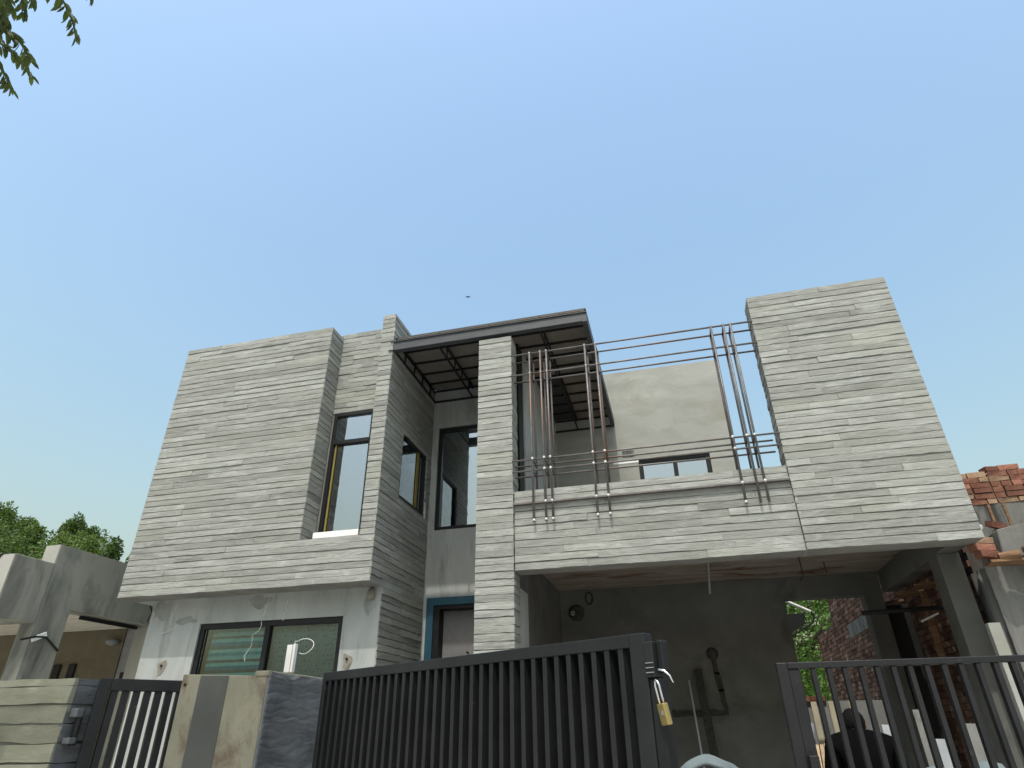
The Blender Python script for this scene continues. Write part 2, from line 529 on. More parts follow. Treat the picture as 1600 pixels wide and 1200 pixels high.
def stripe_cloth():
    m_, nt, b = new_mat('striped_curtain_cloth')
    tc = N(nt, "ShaderNodeTexCoord")
    sp = N(nt, "ShaderNodeSeparateXYZ")
    nt.links.new(tc.outputs["Object"], sp.inputs[0])
    mu = N(nt, "ShaderNodeMath", operation='MULTIPLY')
    mu.inputs[1].default_value = 3.4
    nt.links.new(sp.outputs[2], mu.inputs[0])
    fr = N(nt, "ShaderNodeMath", operation='FRACT')
    nt.links.new(mu.outputs[0], fr.inputs[0])
    r = ramp(nt, [(0.0, (0.0, 0.25, 0.36)), (0.16, (0.22, 0.66, 0.70)), (0.30, (0.05, 0.12, 0.13)), (0.42, (0.26, 0.68, 0.71)), (0.58, (0.0, 0.36, 0.45)),
                  (0.72, (0.28, 0.70, 0.72)), (0.86, (0.07, 0.16, 0.17))])
    r.color_ramp.interpolation = 'CONSTANT'
    nt.links.new(fr.outputs[0], r.inputs[0])
    nt.links.new(r.outputs[0], b.inputs["Base Color"])
    b.inputs["Roughness"].default_value = 0.9
    return m_


def pattern_cloth():
    m_, nt, b = new_mat('patterned_curtain_cloth')
    v = N(nt, "ShaderNodeTexVoronoi")
    v.inputs["Scale"].default_value = 17
    v.inputs["Randomness"].default_value = 0.55
    nt.links.new(coords(nt, (1.5, 0.2, 1)), v.inputs["Vector"])
    r = ramp(nt, [(0.16, 0.0), (0.26, 1.0)])
    nt.links.new(v.outputs["Distance"], r.inputs[0])
    f = noise(nt, coords(nt), 3.0)
    base = mixc(nt, f, (0.17, 0.26, 0.265), (0.32, 0.43, 0.43))
    col = mixc(nt, r.outputs[0], (0.09, 0.14, 0.125), base)
    nt.links.new(col, b.inputs["Base Color"])
    b.inputs["Roughness"].default_value = 0.9
    return m_


M['stripe'] = stripe_cloth()
M['pattern'] = pattern_cloth()

# ------------------------------------------------------------------ ground
def sheet(name, mat, x0, x1, y0, y1, z):
    o = MB().add([(x0, y0, z), (x1, y0, z), (x1, y1, z), (x0, y1, z)], [(0, 1, 2, 3)]).build(name, mat)
    return tag(o, kind="structure")


sheet("ground", M['ground'], -900, 900, -900, 900, 0.0)
sheet("road", M['road'], -60, 60, -4.5, 2.0, 0.004)
sheet("driveway", M['paving'], -7.5, 3.1, 3.0, 10.3, 0.008)

# ------------------------------------------------------------------ boards
FX0, FX1 = -7.42, 3.10
XR = -3.658
YF = 7.2
HB = 0.0855
CORE = 0.014         # the core lies this far behind the nominal face


def board_shape(mb, O, U, Nn, u0, u1, v0, v1, amp=1.0):
    """one board-marked course piece: wavy lower edge standing proud, top edge tucked in"""
    O, U, Nn = Vector(O), Vector(U), Vector(Nn)
    L = u1 - u0
    K = max(3, min(14, int(L / 0.10) + 1))
    mb.cur = rng.random()
    off = rng.uniform(-0.0045, 0.0045) * amp
    tl = rng.uniform(-0.001, 0.003)
    v0 += rng.choice((-0.0018, -0.0008, 0.0005, 0.0018, 0.0035)) * amp
    pb, pt = rng.uniform(0, 6), rng.uniform(0, 6)
    cols = []
    for k in range(K + 1):
        u = u0 + L * k / K
        jb = (math.sin(u * 5 + pb) * 0.0026 + rng.uniform(-0.0034, 0.0034)) * amp
        jt = (math.sin(u * 4 + pt) * 0.0015 + rng.uniform(-0.0015, 0.0015)) * amp
        if k in (0, K):
            jb *= 0.3
        d = off + rng.uniform(-0.0012, 0.0012) * amp
        prof = [(-CORE - 0.01, v0 + jb), (0.0005 + d + tl, v0 + jb), (0.001 + d + rng.uniform(-.0012, .0012) * amp, v0 + (v1 - v0) * rng.uniform(0.35, 0.65)), (-0.0005 + d - tl, v1 + jt), (-CORE - 0.01, v1 + jt)]
        cols.append([O + U * u + Nn * n_ + Vector((0, 0, v)) for n_, v in prof])
    vs_ = [p for c in cols for p in c]
    fs_ = []
    P = 5
    for k in range(K):
        for j in range(P - 1):
            a = k * P + j
            fs_.append((a, a + P, a + P + 1, a + 1))
    fs_.append(tuple(range(P)))
    fs_.append(tuple(K * P + j for j in reversed(range(P))))
    mb.add(vs_, fs_)
    mb.cur = 0.5


def courses(u0, u1, v0, v1, h, lo, hi, holes=(), seed=0):
    rr = random.Random(seed)
    out = []
    n = max(1, round((v1 - v0) / h))
    hh = (v1 - v0) / n
    for i in range(n):
        a, b = v0 + i * hh, v0 + (i + 1) * hh
        spans = [(u0, u1)]
        for (hu0, hu1, hz0, hz1) in holes:
            if (a + b) / 2 > hz0 and (a + b) / 2 < hz1:
                ns = []
                for s0, s1 in spans:
                    if hu1 <= s0 or hu0 >= s1:
                        ns.append((s0, s1))
                    else:
                        if hu0 - s0 > 0.01:
                            ns.append((s0, hu0))
                        if s1 - hu1 > 0.01:
                            ns.append((hu1, s1))
                spans = ns
        for s0, s1 in spans:
            u = s0
            first = True
            while u < s1 - 1e-6:
                L = rr.uniform(lo, hi) * (rr.uniform(0.3, 1.0) if first else 1.0)
                e = u + L
                if s1 - e < lo * 0.4:
                    e = s1
                out.append((u + (0.0012 if u > s0 else 0), e - (0.0012 if e < s1 else 0), a + 0.0035, b - 0.0035))
                u = e
                first = False
    return out


def boards(parent, O, U, Nn, pieces, amp=1.0, mat='board', name='board'):
    for (a, b, c, d) in pieces:
        mb = MB()
        board_shape(mb, O, U, Nn, a, b, c, d, amp)
        mb.build(name, M[mat], parent)


# ------------------------------------------------------------------ the house
house = thing("house", (-2.2, 9.0, 0), "two-storey grey concrete house with board-marked front, unfinished, behind the black gates", "house")
rest = MB()          # boards past the first 300: joined

Z0, ZL, ZR, ZP, ZPAR = 3.258, 7.27, 6.61, 6.578, 4.24
RX0, RX1, RZ0 = -4.738, -3.867, 3.85        # window niche of the left block
fwl = MB().wall('y', YF + CORE, 7.55, (FX0 + 0.004, XR - CORE), (Z0 + 0.004, ZL - 0.004), [(RX0 - CORE, RX1 + 0.002, RZ0, 9)]).build("front_wall", M['core'], house)
boards(fwl, (0, YF, 0), (1, 0, 0), (0, -1, 0), courses(FX0, RX0, RZ0, ZL, HB, 0.75, 2.1, seed=3))
boards(fwl, (0, YF, 0), (1, 0, 0), (0, -1, 0), courses(FX0, XR, Z0, RZ0, HB, 0.9, 2.2, seed=5))
for p in courses(RX1, XR, RZ0, 7.325, HB, 3, 4, seed=6):
    board_shape(rest, (0, YF, 0), (1, 0, 0), (0, -1, 0), *p)
MB().box(RX1 + 0.003, XR - CORE, YF + CORE, 7.58, ZL - 0.003, 7.32).build("fin_top", M['core'], house)
# niche: back wall with window, left jamb
nw = MB().wall('y', 7.56 + CORE, 7.78, (RX0 - 0.1, RX1 + 0.15), (Z0 + 0.05, 7.335), [(-4.705, -4.03, 3.99, 5.885)]).build("niche_wall", M['core'], house)
for p in courses(RX0, RX1 + 0.02, 5.885, 7.345, HB, 0.35, 0.7, seed=8):
    board_shape(rest, (0, 7.56, 0), (1, 0, 0), (0, -1, 0), *p)
for p in courses(-4.03, RX1 + 0.02, RZ0, 5.885, HB, 3, 4, seed=9):
    board_shape(rest, (0, 7.56, 0), (1, 0, 0), (0, -1, 0), *p)
for p in courses(YF + 0.004, 7.56, RZ0, ZL, HB, 3, 4, seed=10):
    board_shape(rest, (RX0, 0, 0), (0, 1, 0), (1, 0, 0), *p)
MB().box(-4.66, -3.985, 7.37, 7.57, 3.9, 3.985).build("window_sill", M['white'], house, 0.006)
# return wall beside the entrance
rw = MB().wall('x', XR - 0.24, XR - CORE, (7.581, 8.998), (0.0, 7.325), [(7.83, 8.80, 4.56, 5.56)]).build("return_wall", M['core'], house)
hole_r = [(7.83, 8.80, 4.56, 5.56)]
for p in courses(YF, 8.995, Z0, 7.325, HB, 0.7, 1.9, hole_r, seed=12):
    board_shape(rest, (XR, 0, 0), (0, 1, 0), (1, 0, 0), *p, amp=1.2)
for p in courses(7.578, 8.995, 0.02, Z0, HB, 0.7, 1.9, seed=13):
    board_shape(rest, (XR, 0, 0), (0, 1, 0), (1, 0, 0), *p, amp=1.2)
box("return_wall_end", M['core'], house, (XR - 0.24, XR - CORE, YF + 0.03, 7.58, Z0 + 0.01, RZ0))
# rest of the left block's shell
box("side_wall", M['plaster'], house, (FX0 + 0.003, FX0 + 0.22, 7.551, 13.0, Z0 + 0.004, ZL - 0.004))
box("floor_slab", M['plaster'], house, (FX0 + 0.002, XR - 0.002, 7.552, 13.0, Z0 + 0.002, Z0 + 0.17))
box("roof_slab", M['plaster'], house, (FX0 + 0.22, XR - 0.24, 7.79, 13.0, 6.85, 7.0))
box("rear_wall", M['room'], house, (FX0 + 0.22, XR + 0.0, 11.6, 11.8, 0, 6.85))
# ground floor of the left block
GW = (-6.305, -4.17, 1.15, 2.925)
gw = MB().wall('y', 7.575, 7.80, (-7.14, XR - CORE), (0, Z0), [GW]).build("ground_floor_wall", M['plaster'], house)
box("ground_side_wall", M['plaster'], house, (-7.138, -6.93, 7.801, 11.6, 0, Z0))
# entrance back wall with tall window and door opening
EW = (-3.555, -2.40, 4.375, 6.15)
ED = (-3.56, -2.45, 0.0, 3.315)
ew = MB().wall('y', 9.0, 9.24, (XR - 0.24, -1.995), (0, 6.9), [EW, ED]).build("entrance_wall", M['plaster'], house)
box("inner_wall", M['room'], house, (-2.13, -1.99, 9.25, 11.6, 0, 6.85))
box("inner_slab", M['room'], house, (XR - 0.23, -1.86, 9.25, 11.6, 3.5, 3.68))
box("inner_roof", M['room'], house, (XR - 0.23, -1.86, 9.25, 11.6, 6.7, 6.85))
# pier
PX0, PX1 = -2.29, -1.813
pier = box("pier", M['core'], house, (PX0 + 0.004, PX1 - CORE, YF + CORE, 7.49, 0, ZP - 0.004))
boards(pier, (0, YF, 0), (1, 0, 0), (0, -1, 0), courses(PX0, PX1, 0.02, ZP, HB, 3, 4, seed=15), amp=1.3)
for p in courses(YF + 0.004, 7.49, 0.02, ZP, HB, 3, 4, seed=16):
    board_shape(rest, (PX1, 0, 0), (0, 1, 0), (1, 0, 0), *p, amp=1.3)
# balcony parapet
YPAR = YF + 0.03
par = box("balcony_parapet", M['core'], house, (PX1 + 0.003, 1.424, YPAR + CORE, 7.50, Z0 + 0.004, ZPAR - 0.004))
boards(par, (0, YPAR, 0), (1, 0, 0), (0, -1, 0), courses(PX1 + 0.012, 1.418, Z0, ZPAR, HB, 0.9, 2.2, seed=18))
# screen wall on the right
SX0 = 1.4265
sw = box("screen_wall", M['core'], house, (SX0 + CORE, FX1 - 0.004, YF + CORE, 7.50, Z0 + 0.004, ZR - 0.004))
boards(sw, (0, YF, 0), (1, 0, 0), (0, -1, 0), courses(SX0, FX1, Z0, ZR, HB, 0.7, 1.7, seed=20), amp=1.15)
for p in courses(YF + 0.004, 7.50, Z0, ZR, HB, 3, 4, seed=21):
    board_shape(rest, (SX0, 0, 0), (0, 1, 0), (-1, 0, 0), *p)
ro = rest.build("board_courses", M['board'], house)
ro["kind"] = "stuff"
# balcony floor and carport
box("balcony_slab", M['soffit'], house, (PX1 - 0.1, FX1 - 0.01, 7.502, 10.8, 3.57, 3.72))
cw = MB().wall('y', 10.2, 10.42, (PX1 + 0.005, 2.68), (0, 3.569), [(1.54, 2.62, -1, 3.262)]).build("carport_wall", M['shaded_plaster'], house)
box("carport_side_wall", M['shaded_plaster'], house, (PX1 - 0.15, PX1 - 0.001, 7.95, 10.42, 0, 3.568))
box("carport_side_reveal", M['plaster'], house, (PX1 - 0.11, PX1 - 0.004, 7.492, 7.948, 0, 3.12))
box("beam", M['shaded_plaster'], house, (2.87, 3.08, 7.51, 10.19, 3.28, 3.568), 0.008)
box("column", M['shaded_plaster'], house, (2.865, 3.095, 7.9, 8.18, 0, 3.279), 0.008)
box("column", M['shaded_plaster'], house, (2.622, 2.86, 10.201, 10.46, 0, 3.566), 0.008)
# balcony rear wall
BW = (-0.345, 0.915, 4.75, 5.945)
bw_ = MB().wall('y', 10.8, 11.05, (-1.9, 1.365), (3.57, 7.8), [BW]).build("balcony_rear_wall", M['plaster_warm'], house)
box("balcony_side_wall", M['plaster'], house, (-1.985, -1.85, 8.13, 10.799, 3.573, 6.875))
box("balcony_door_post", M['frame'], house, (-1.99, -1.87, 7.86, 8.128, 3.573, 6.87), 0.004)
box("balcony_door_panel", M['gate_sheet'], house, (-1.97, -1.89, 7.5, 7.855, 3.573, 6.6), 0.004)
box("balcony_room_back", M['room'], house, (-1.84, 1.365, 13.4, 13.6, 3.57, 7.0))
box("balcony_room_side", M['room'], house, (1.17, 1.364, 11.052, 13.39, 3.57, 7.0))
box("balcony_room_roof", M['room'], house, (-1.84, 1.16, 11.052, 13.39, 6.85, 7.0))
box("patched_mortar", M['rough_conc'], house, (-0.62, -0.40, 10.794, 10.801, 5.99, 6.12))
# the sheet-metal joint bar on the parapet is part of the pipe screen below


def window(name, parent, axis, face, u0, u1, z0, z1, fw_=0.05, depth=0.07, mull=(), trans=(), sash=0.0, glass='glass'):
    """frame set in an opening; axis 'y' faces -y, axis 'x' faces +x. face: the outer plane"""
    s = 1 if axis == 'y' else -1

    def bx(mb, a0, a1, b0, b1, d0, d1):
        lo_, hi_ = sorted((face + s * d0, face + s * d1))
        return mb.box(a0, a1, lo_, hi_, b0, b1) if axis == 'y' else mb.box(lo_, hi_, a0, a1, b0, b1)
    f = MB().wall(axis, *sorted((face, face + s * depth)), (u0, u1), (z0, z1), [(u0 + fw_, u1 - fw_, z0 + fw_, z1 - fw_)]).build(name, M['frame'], parent, 0.003)
    for a in mull:
        bx(MB(), a - fw_ / 2, a + fw_ / 2, z0 + fw_ * 0.9, z1 - fw_ * 0.9, 0.004, depth - 0.006).build("mullion", M['frame'], f)
    for a in trans:
        bx(MB(), u0 + fw_ * 0.9, u1 - fw_ * 0.9, a - fw_ / 2, a + fw_ / 2, -0.012, depth - 0.008).build("transom", M['frame'], f)
    us = [u0 + fw_] + [a for a in mull] + [u1 - fw_]
    zs = [z0 + fw_] + [a for a in trans] + [z1 - fw_]
    for i in range(len(us) - 1):
        for j in range(len(zs) - 1):
            g = MB()
            bx(g, us[i] + 0.001, us[i + 1] - 0.001, zs[j] + 0.001, zs[j + 1] - 0.001, depth * 0.45, depth * 0.45 + 0.006)
            g.build("pane", M[glass], f)
    return f


w1 = window("window", house, 'y', 7.56, -4.705, -4.03, 3.99, 5.885, 0.055, 0.09, trans=(5.39,))
MB().box(-4.625, -4.605, 7.575, 7.592, 4.06, 5.36).build("film_strip", M['yellow'], w1)
w2 = window("window", house, 'x', XR - 0.012, 7.83, 8.80, 4.56, 5.56, 0.04, 0.08)
MB().box(XR - 0.042, XR - 0.032, 8.48, 8.56, 4.605, 5.515).build("film_strip", M['yellow'], w2)
box("window_reveal", M['white'], house, (XR - 0.10, XR - 0.003, 8.802, 8.87, 4.53, 5.58))
w3 = window("window", house, 'y', 9.03, *EW, 0.06, 0.09)
w4 = window("window", house, 'y', 7.60, *GW, 0.07, 0.09, mull=(-5.27,), glass='glass_clear')
w5 = window("window", house, 'y', 10.84, *BW, 0.075, 0.09, mull=(0.30,))
box("window_lintel", M['white'], house, (-0.80, -0.34, 10.795, 10.801, 5.87, 5.94))
# entrance door
dr = MB().wall('y', 8.975, 9.16, (-3.60, -2.40), (0, 3.35), [(-3.49, -2.50, -1, 3.24)]).build("door", M['blue'], house, 0.004)
MB().wall('y', 9.0, 9.20, (-3.488, -2.502), (0.01, 3.238), [(-3.40, -2.56, -1, 3.19)]).build("door_frame", M['frame'], dr)
MB().box(-3.395, -2.565, 9.17, 9.22, 0.02, 3.185).build("door_leaf", M['door'], dr, 0.004)
MB().tube([(-3.0, 9.168, 2.6), (-3.0, 9.10, 2.6)], 0.012, 8).build("door_handle", M['frame'], dr)
# chases, conduits and rings left in the carport wall
ch = MB()
P0 = [(0.40, 2.52), (0.42, 2.30), (0.445, 2.08), (0.47, 1.86)]
for i in range(len(P0) - 1):
    (a, b), (c, d) = P0[i], P0[i + 1]
    ch.obox(((a + c) / 2, 10.195, (b + d) / 2), Vector((c - a, 0, d - b)) * 0.56, (0.032 + 0.008 * (i % 2), 0, 0), (0, 0.012, 0))
for i in range(6):
    x = 0.47 - i * 0.14
    ch.obox((x - 0.06, 10.196, 1.80 + 0.006 * (i % 2)), (0.085, 0, 0.004 * (-1) ** i), (0, 0, 0.034 + 0.006 * (i % 3)), (0, 0.011 + 0.001 * i, 0))
co = ch.build("mortar_chase", M['mortar'], house)
MB().lathe((0, 0, 0), [(0.06, 0), (0.085, 0.015), (0.06, 0.04), (0.03, 0.045)], 14).build("junction_box", M['mortar'], house)
jb = bpy.data.objects["junction_box"]
jb.data.transform(Matrix.Translation((0.40, 10.197, 2.56)) @ Matrix.Rotation(R(90), 4, 'X'))
cam_o = MB().lathe((0, 0, 0), [(0.11, 0), (0.125, 0.02), (0.10, 0.05), (0.05, 0.06)], 14)
o_ = cam_o.build("junction_box", M['mortar'], house)
o_.data.transform(Matrix.Translation((-1.55, 10.197, 3.22)) @ Matrix.Rotation(R(90), 4, 'X'))
o_ = MB().lathe((0, 0, 0), [(0.03, 0.0), (0.034, 0.09), (0.016, 0.09), (0.014, 0.03)], 14).build("conduit_stub", M['gal'], house)
o_.data.transform(Matrix.Translation((-1.60, 10.19, 3.21)) @ Matrix.Rotation(R(90), 4, 'X'))
ring = MB()
ring.tube([(-1.34 + 0.055 * math.cos(a), 10.19, 3.43 + 0.09 * math.sin(a)) for a in [i * math.pi / 9 for i in range(19)]], 0.012, 6)
ring.build("mortar_ring", M['mortar'], house)
MB().tube([(0.474, 8.8, 3.568), (0.435, 8.8, 3.15)], 0.014, 8).build("conduit", M['gal'], house)
MB().tube([(1.63, 8.9, 3.568), (1.64, 8.93, 3.35), (1.60, 8.95, 3.28)], 0.006, 6).build("hanging_wire", M['frame'], house)
MB().tube([(2.0, 9.3, 3.568), (2.01, 9.31, 3.42)], 0.006, 6).build("hanging_wire", M['frame'], house)
# bare wires, patches and wet stains on the ground floor wall
for k, pts in enumerate([[(-6.72, 3.2), (-6.76, 3.05), (-6.77, 2.93)], [(-6.70, 2.88), (-6.80, 2.84), (-6.88, 2.82)], [(-5.28, 3.2), (-5.31, 3.08), (-5.33, 2.98)],
                         [(-5.35, 2.92), (-5.33, 2.86), (-5.36, 2.80), (-5.44, 2.74), (-5.43, 2.62), (-5.50, 2.50), (-5.49, 2.43)],
                         [(-5.00, 3.17), (-5.02, 3.07), (-4.98, 3.02), (-5.03, 2.99), (-5.00, 2.95), (-5.03, 2.90)]]):
    MB().tube([(x, 7.57 - 0.012 - 0.01 * (i % 2), z) for i, (x, z) in enumerate(pts)], 0.0035, 6).build("bare_wire", M['plastic'], house)
for k, (x, z) in enumerate([(-6.76, 2.41), (-4.05, 2.40)]):
    pm = MB()
    ring_ = [(0.062 * (1 + 0.25 * math.sin(3 * q + k) + rng.uniform(-.12, .12)) * math.cos(q), 0.11 * (1 + 0.3 * math.sin(2 * q + 1 + k) + rng.uniform(-.1, .1)) * math.sin(q) - 0.02) for q in [i_ * math.pi / 9 for i_ in range(18)]]
    pm.add([(x + a_, 7.5715, z + c_) for a_, c_ in ring_] + [(x + a_ * 1.05, 7.576, z + c_ * 1.05) for a_, c_ in ring_],
           [tuple(range(18))] + [(i_, 18 + i_, 18 + (i_ + 1) % 18, (i_ + 1) % 18) for i_ in range(18)])
    pm.build("fixture_patch", M['damp'], house)
    o_ = MB().lathe((0, 0, 0), [(0.014, 0), (0.014, 0.014), (0.006, 0.016)], 10).build("wall_hole", M['frame'], house)
    o_.data.transform(Matrix.Translation((x, 7.568, z + 0.01)) @ Matrix.Rotation(R(90), 4, 'X'))
MB().lathe((-3.80, 7.565, 3.10), [(0.045, 0), (0.055, 0.05), (0.05, 0.10), (0.02, 0.155)], 14).build("drip_stain", M['damp'], house, smooth=True)  # small lump added for a brown hanging drip stain, no lamp fitting
MB().tube([(-7.32, 7.9, 3.25), (-7.30, 7.88, 3.18), (-7.27, 7.86, 3.08), (-7.33, 7.86, 2.98)], 0.008, 6).build("hanging_wire", M['frame'], house)

for k, (x, z, w_, h_) in enumerate([(-6.98, 3.13, 0.14, 0.13), (-5.45, 3.17, 0.17, 0.09), (-3.82, 3.06, 0.09, 0.12), (-6.55, 2.98, 0.16, 0.05)]):
    rg_ = [(w_ * (1 + 0.2 * math.sin(3 * q + k) + rng.uniform(-.12, .12)) * math.cos(q), h_ * (1 + 0.3 * math.sin(4 * q + k) + rng.uniform(-.15, .15)) * math.sin(q)) for q in [i_ * math.pi / 12 for i_ in range(24)]]
    pm = MB()
    pm.add([(x + a_, 7.5735, min(z + c_, Z0 - 0.003)) for a_, c_ in rg_] + [(x + a_ * 1.02, 7.5765, min(z + c_ * 1.02, Z0 - 0.003)) for a_, c_ in rg_],
           [tuple(range(24))] + [(i_, 24 + i_, 24 + (i_ + 1) % 24, (i_ + 1) % 24) for i_ in range(24)])
    pm.build("damp_stain", M['damp_grey'], house)

# curtains hanging behind the ground-floor window
def curtain(name, mat, x0, x1, z0, z1, y, waves, amp, label, pull=0.0):
    mb = MB()
    n = 60
    for j in range(7):
        z = z1 + (z0 - z1) * j / 6
        for i in range(n + 1):
            t = i / n
            x = x0 + (x1 - x0) * t + pull * (j / 6) * (1 - t) * -0.12
            mb.v.append((x, y + amp * math.sin(t * waves * 6.283) + 0.3 * amp * math.sin(t * waves * 15 + j * 0.4), z + 0.02 * math.sin(t * 7)))
            mb.t.append(0.5)
    for j in range(6):
        for i in range(n):
            a = j * (n + 1) + i
            mb.f.append((a, a + 1, a + n + 2, a + n + 1))
    o = mb.build(name, mat, None, smooth=True)
    sd = o.modifiers.new("thickness", 'SOLIDIFY')
    sd.thickness = 0.003
    return tag(o, label, "curtain")


curtain("curtain", M['stripe'], -6.17, -5.30, 1.2, 2.86, 7.72, 5, 0.012, "teal striped curtain in the left half of the ground floor window", 1)
curtain("curtain", M['pattern'], -5.26, -4.22, 1.2, 2.86, 7.72, 4, 0.01, "grey green spotted curtain in the right half of the ground floor window")

# ------------------------------------------------------------------ steel canopy
can = thing("steel_canopy", (-2.2, 7.3, 6.6), "dark steel canopy with black trusses roofing the entrance beside the pier", "canopy")
CX0, CX1, CZ0, CZ1 = -3.655, -0.705, 6.63, 6.80
CY0, CYB = 7.225, 10.795
fa = MB()
fa.box(-3.70, CX1, 7.206, 7.216, CZ0 + 0.01, CZ1 - 0.012)     # web of the front channel
fa.box(-3.70, CX1, 7.186, 7.27, CZ1 - 0.012, CZ1)            # top flange
fa.box(-3.72, CX1 - 0.06, 7.176, 7.27, CZ0, CZ0 + 0.01)      # bottom flange
fa.build("front_fascia", M['canopy_steel'], can)
sf = MB()
sf.box(CX1 - 0.012, CX1, 7.271, CYB, CZ0 + 0.01, CZ1 - 0.001)
sf.box(CX1 - 0.07, CX1 - 0.013, 7.271, CYB, CZ0, CZ0 + 0.01)
sf.build("side_fascia", M['canopy_steel'], can)
box("roof_sheet", M['canopy_steel'], can, (CX0, CX1 - 0.013, 7.28, 8.995, CZ1 + 0.10, CZ1 + 0.12))
box("roof_sheet", M['canopy_steel'], can, (-1.84, CX1 - 0.013, 8.997, CYB, CZ1 + 0.10, CZ1 + 0.12))
box("roof_sheet", M['canopy_steel'], can, (-2.05, -1.842, 8.997, CYB, CZ1 + 0.08, CZ1 + 0.12))
pan_x = [CX0 + 0.02, -2.95, -2.17, -1.40, CX1 - 0.03]
pur_y = [7.28, 7.64, 8.0, 8.36, 8.70, 8.99, 9.35, 9.71, 10.07, 10.43, 10.78]
for i in range(len(pan_x) - 1):
    for j in range(len(pur_y) - 1):
        if pur_y[j] > 8.95 and pan_x[i] < -1.5:
            continue
        box("ceiling_panel", M['canopy_board'], can, (pan_x[i] + 0.004, pan_x[i + 1] - 0.004, pur_y[j] + 0.003, pur_y[j + 1] - 0.003, CZ1 + 0.085, CZ1 + 0.098))
for y in pur_y[1:]:
    x0 = CX0 if y < 9.0 else -1.84
    MB().bar((x0, y, CZ1 + 0.065), (CX1 - 0.02, y, CZ1 + 0.065), 0.022, 0.03).build("purlin", M['truss'], can)
for k, x in enumerate([CX0 + 0.012, -2.95, -2.17, -1.40]):
    ye = 8.97 if x < -1.85 else 10.76
    zt, zb = CZ1 + 0.035, CZ0 + 0.02
    MB().bar((x, 7.27, zt), (x, ye, zt), 0.022, 0.028).build("truss_chord", M['truss'], can)
    MB().bar((x, 7.27, zb), (x, ye, zb), 0.022, 0.028).build("truss_chord", M['truss'], can)
    y = 7.64
    i = 0
    while y < ye:
        MB().bar((x, y, zb), (x, y + 0.03 * (i % 2), zt), 0.018, 0.022, (0, 1, 0)).build("truss_web", M['truss'], can)
        y += 0.36 if x < -1.85 else 0.72
        i += 1
for x0, x1, y in ((CX0, -1.9, 8.975), (-1.84, CX1 - 0.02, 10.775)):
    MB().bar((x0, y, CZ0 + 0.02), (x1, y, CZ0 + 0.02), 0.025, 0.03).build("edge_beam", M['truss'], can)

# ------------------------------------------------------------------ pipe screen
scr = thing("pipe_screen", (-0.2, 7.2, 3.8), "rusty welded steel pipe screen spanning the balcony between pier and right wall", "screen")
YA, YB_ = YF - 0.004, 7.395
r_p = 0.0125
xs = [-1.547, -1.395, -1.308, -0.770, -0.622, 0.906, 1.063, 1.151]
zs_ = [6.227, 5.90, 4.632, 4.483]
weld = []
for z in zs_:
    MB().tube([(PX1 - 0.002, YA, z), (SX0 + 0.002, YA, z)], r_p, 8).build("pipe", M['pipe'], scr, smooth=True)
    e = SX0 + 0.002 if z > 5 else SX0 - 0.05
    MB().tube([(PX1 - 0.002, YB_, z - 0.004), (e, YB_, z - 0.004)], r_p, 8).build("pipe", M['pipe'], scr, smooth=True)
for x in xs:
    MB().tube([(x, YA - 0.018, 3.812), (x + 0.001, YA - 0.018, 6.235)], r_p * 1.1, 8).build("pipe", M['pipe'], scr, smooth=True)
    MB().tube([(x + 0.005, YB_ + 0.02, ZPAR + 0.001), (x + 0.005, YB_ + 0.02, 6.225)], r_p * 1.05, 8).build("pipe", M['pipe'], scr, smooth=True)
    for z in zs_:
        MB().tube([(x, YA + 0.01, z - 0.002), (x + 0.003, YB_ - 0.008, z - 0.006)], r_p * 0.8, 6).build("spacer", M['pipe'], scr, smooth=True)
MB().box(PX1 + 0.004, SX0 - 0.006, YF - 0.026, YPAR - 0.003, 4.045, 4.068).build("flat_bar", M['pipe'], scr, 0.002)
for x in xs:
    for z in zs_[2:] + [4.057, 3.83]:
        if rng.random() < (0.85 if x < 0.5 else 0.5):
            MB().lathe((x + rng.uniform(-.004, .004), YA - 0.026, z - 0.014), [(0.004, 0), (0.016, 0.008), (0.018, 0.016), (0.012, 0.03), (0.003, 0.036)], 8).build("weld", M['weld'], scr, smooth=True)
    if x < 0.5:
        for z in zs_[:2]:
            MB().lathe((x, YA - 0.022, z - 0.01), [(0.004, 0), (0.013, 0.008), (0.012, 0.018), (0.003, 0.024)], 8).build("weld", M['weld'], scr, smooth=True)

# ------------------------------------------------------------------ boundary wall, pillar, gates
bwl = thing("boundary_wall", (-5.0, 3.2, 0), "low board-marked concrete boundary wall left of the small black gate", "wall")
box("wall_core", M['core'], bwl, (-8.0, -3.405, 3.175, 3.40, 0, 1.87))
bz = [0.0, 0.3, 0.55, 0.8, 1.0, 1.19, 1.285, 1.38, 1.478, 1.573, 1.669, 1.765, 1.861, 1.90]
for i in range(len(bz) - 1):
    u = -8.0
    while u < -3.39:
        e = min(-3.39, u + rng.uniform(0.9, 2.0))
        if -3.39 - e < 0.5:
            e = -3.39
        mb = MB()
        board_shape(mb, (0, 3.165, 0), (1, 0, 0), (0, -1, 0), u, e - (0.002 if e < -3.4 else 0), bz[i] + 0.002, bz[i + 1] - 0.003, 1.8)
        mb.build("board", M['bw_board'], bwl)
        u = e
    mb = MB()
    board_shape(mb, (-3.39, 0, 0), (0, 1, 0), (1, 0, 0), 3.168, 3.40, bz[i] + 0.002, bz[i + 1] - 0.003, 1.8)
    mb.build("end_board", M['shade_grey'], bwl)  # end face toned darker, its shade put into the colour

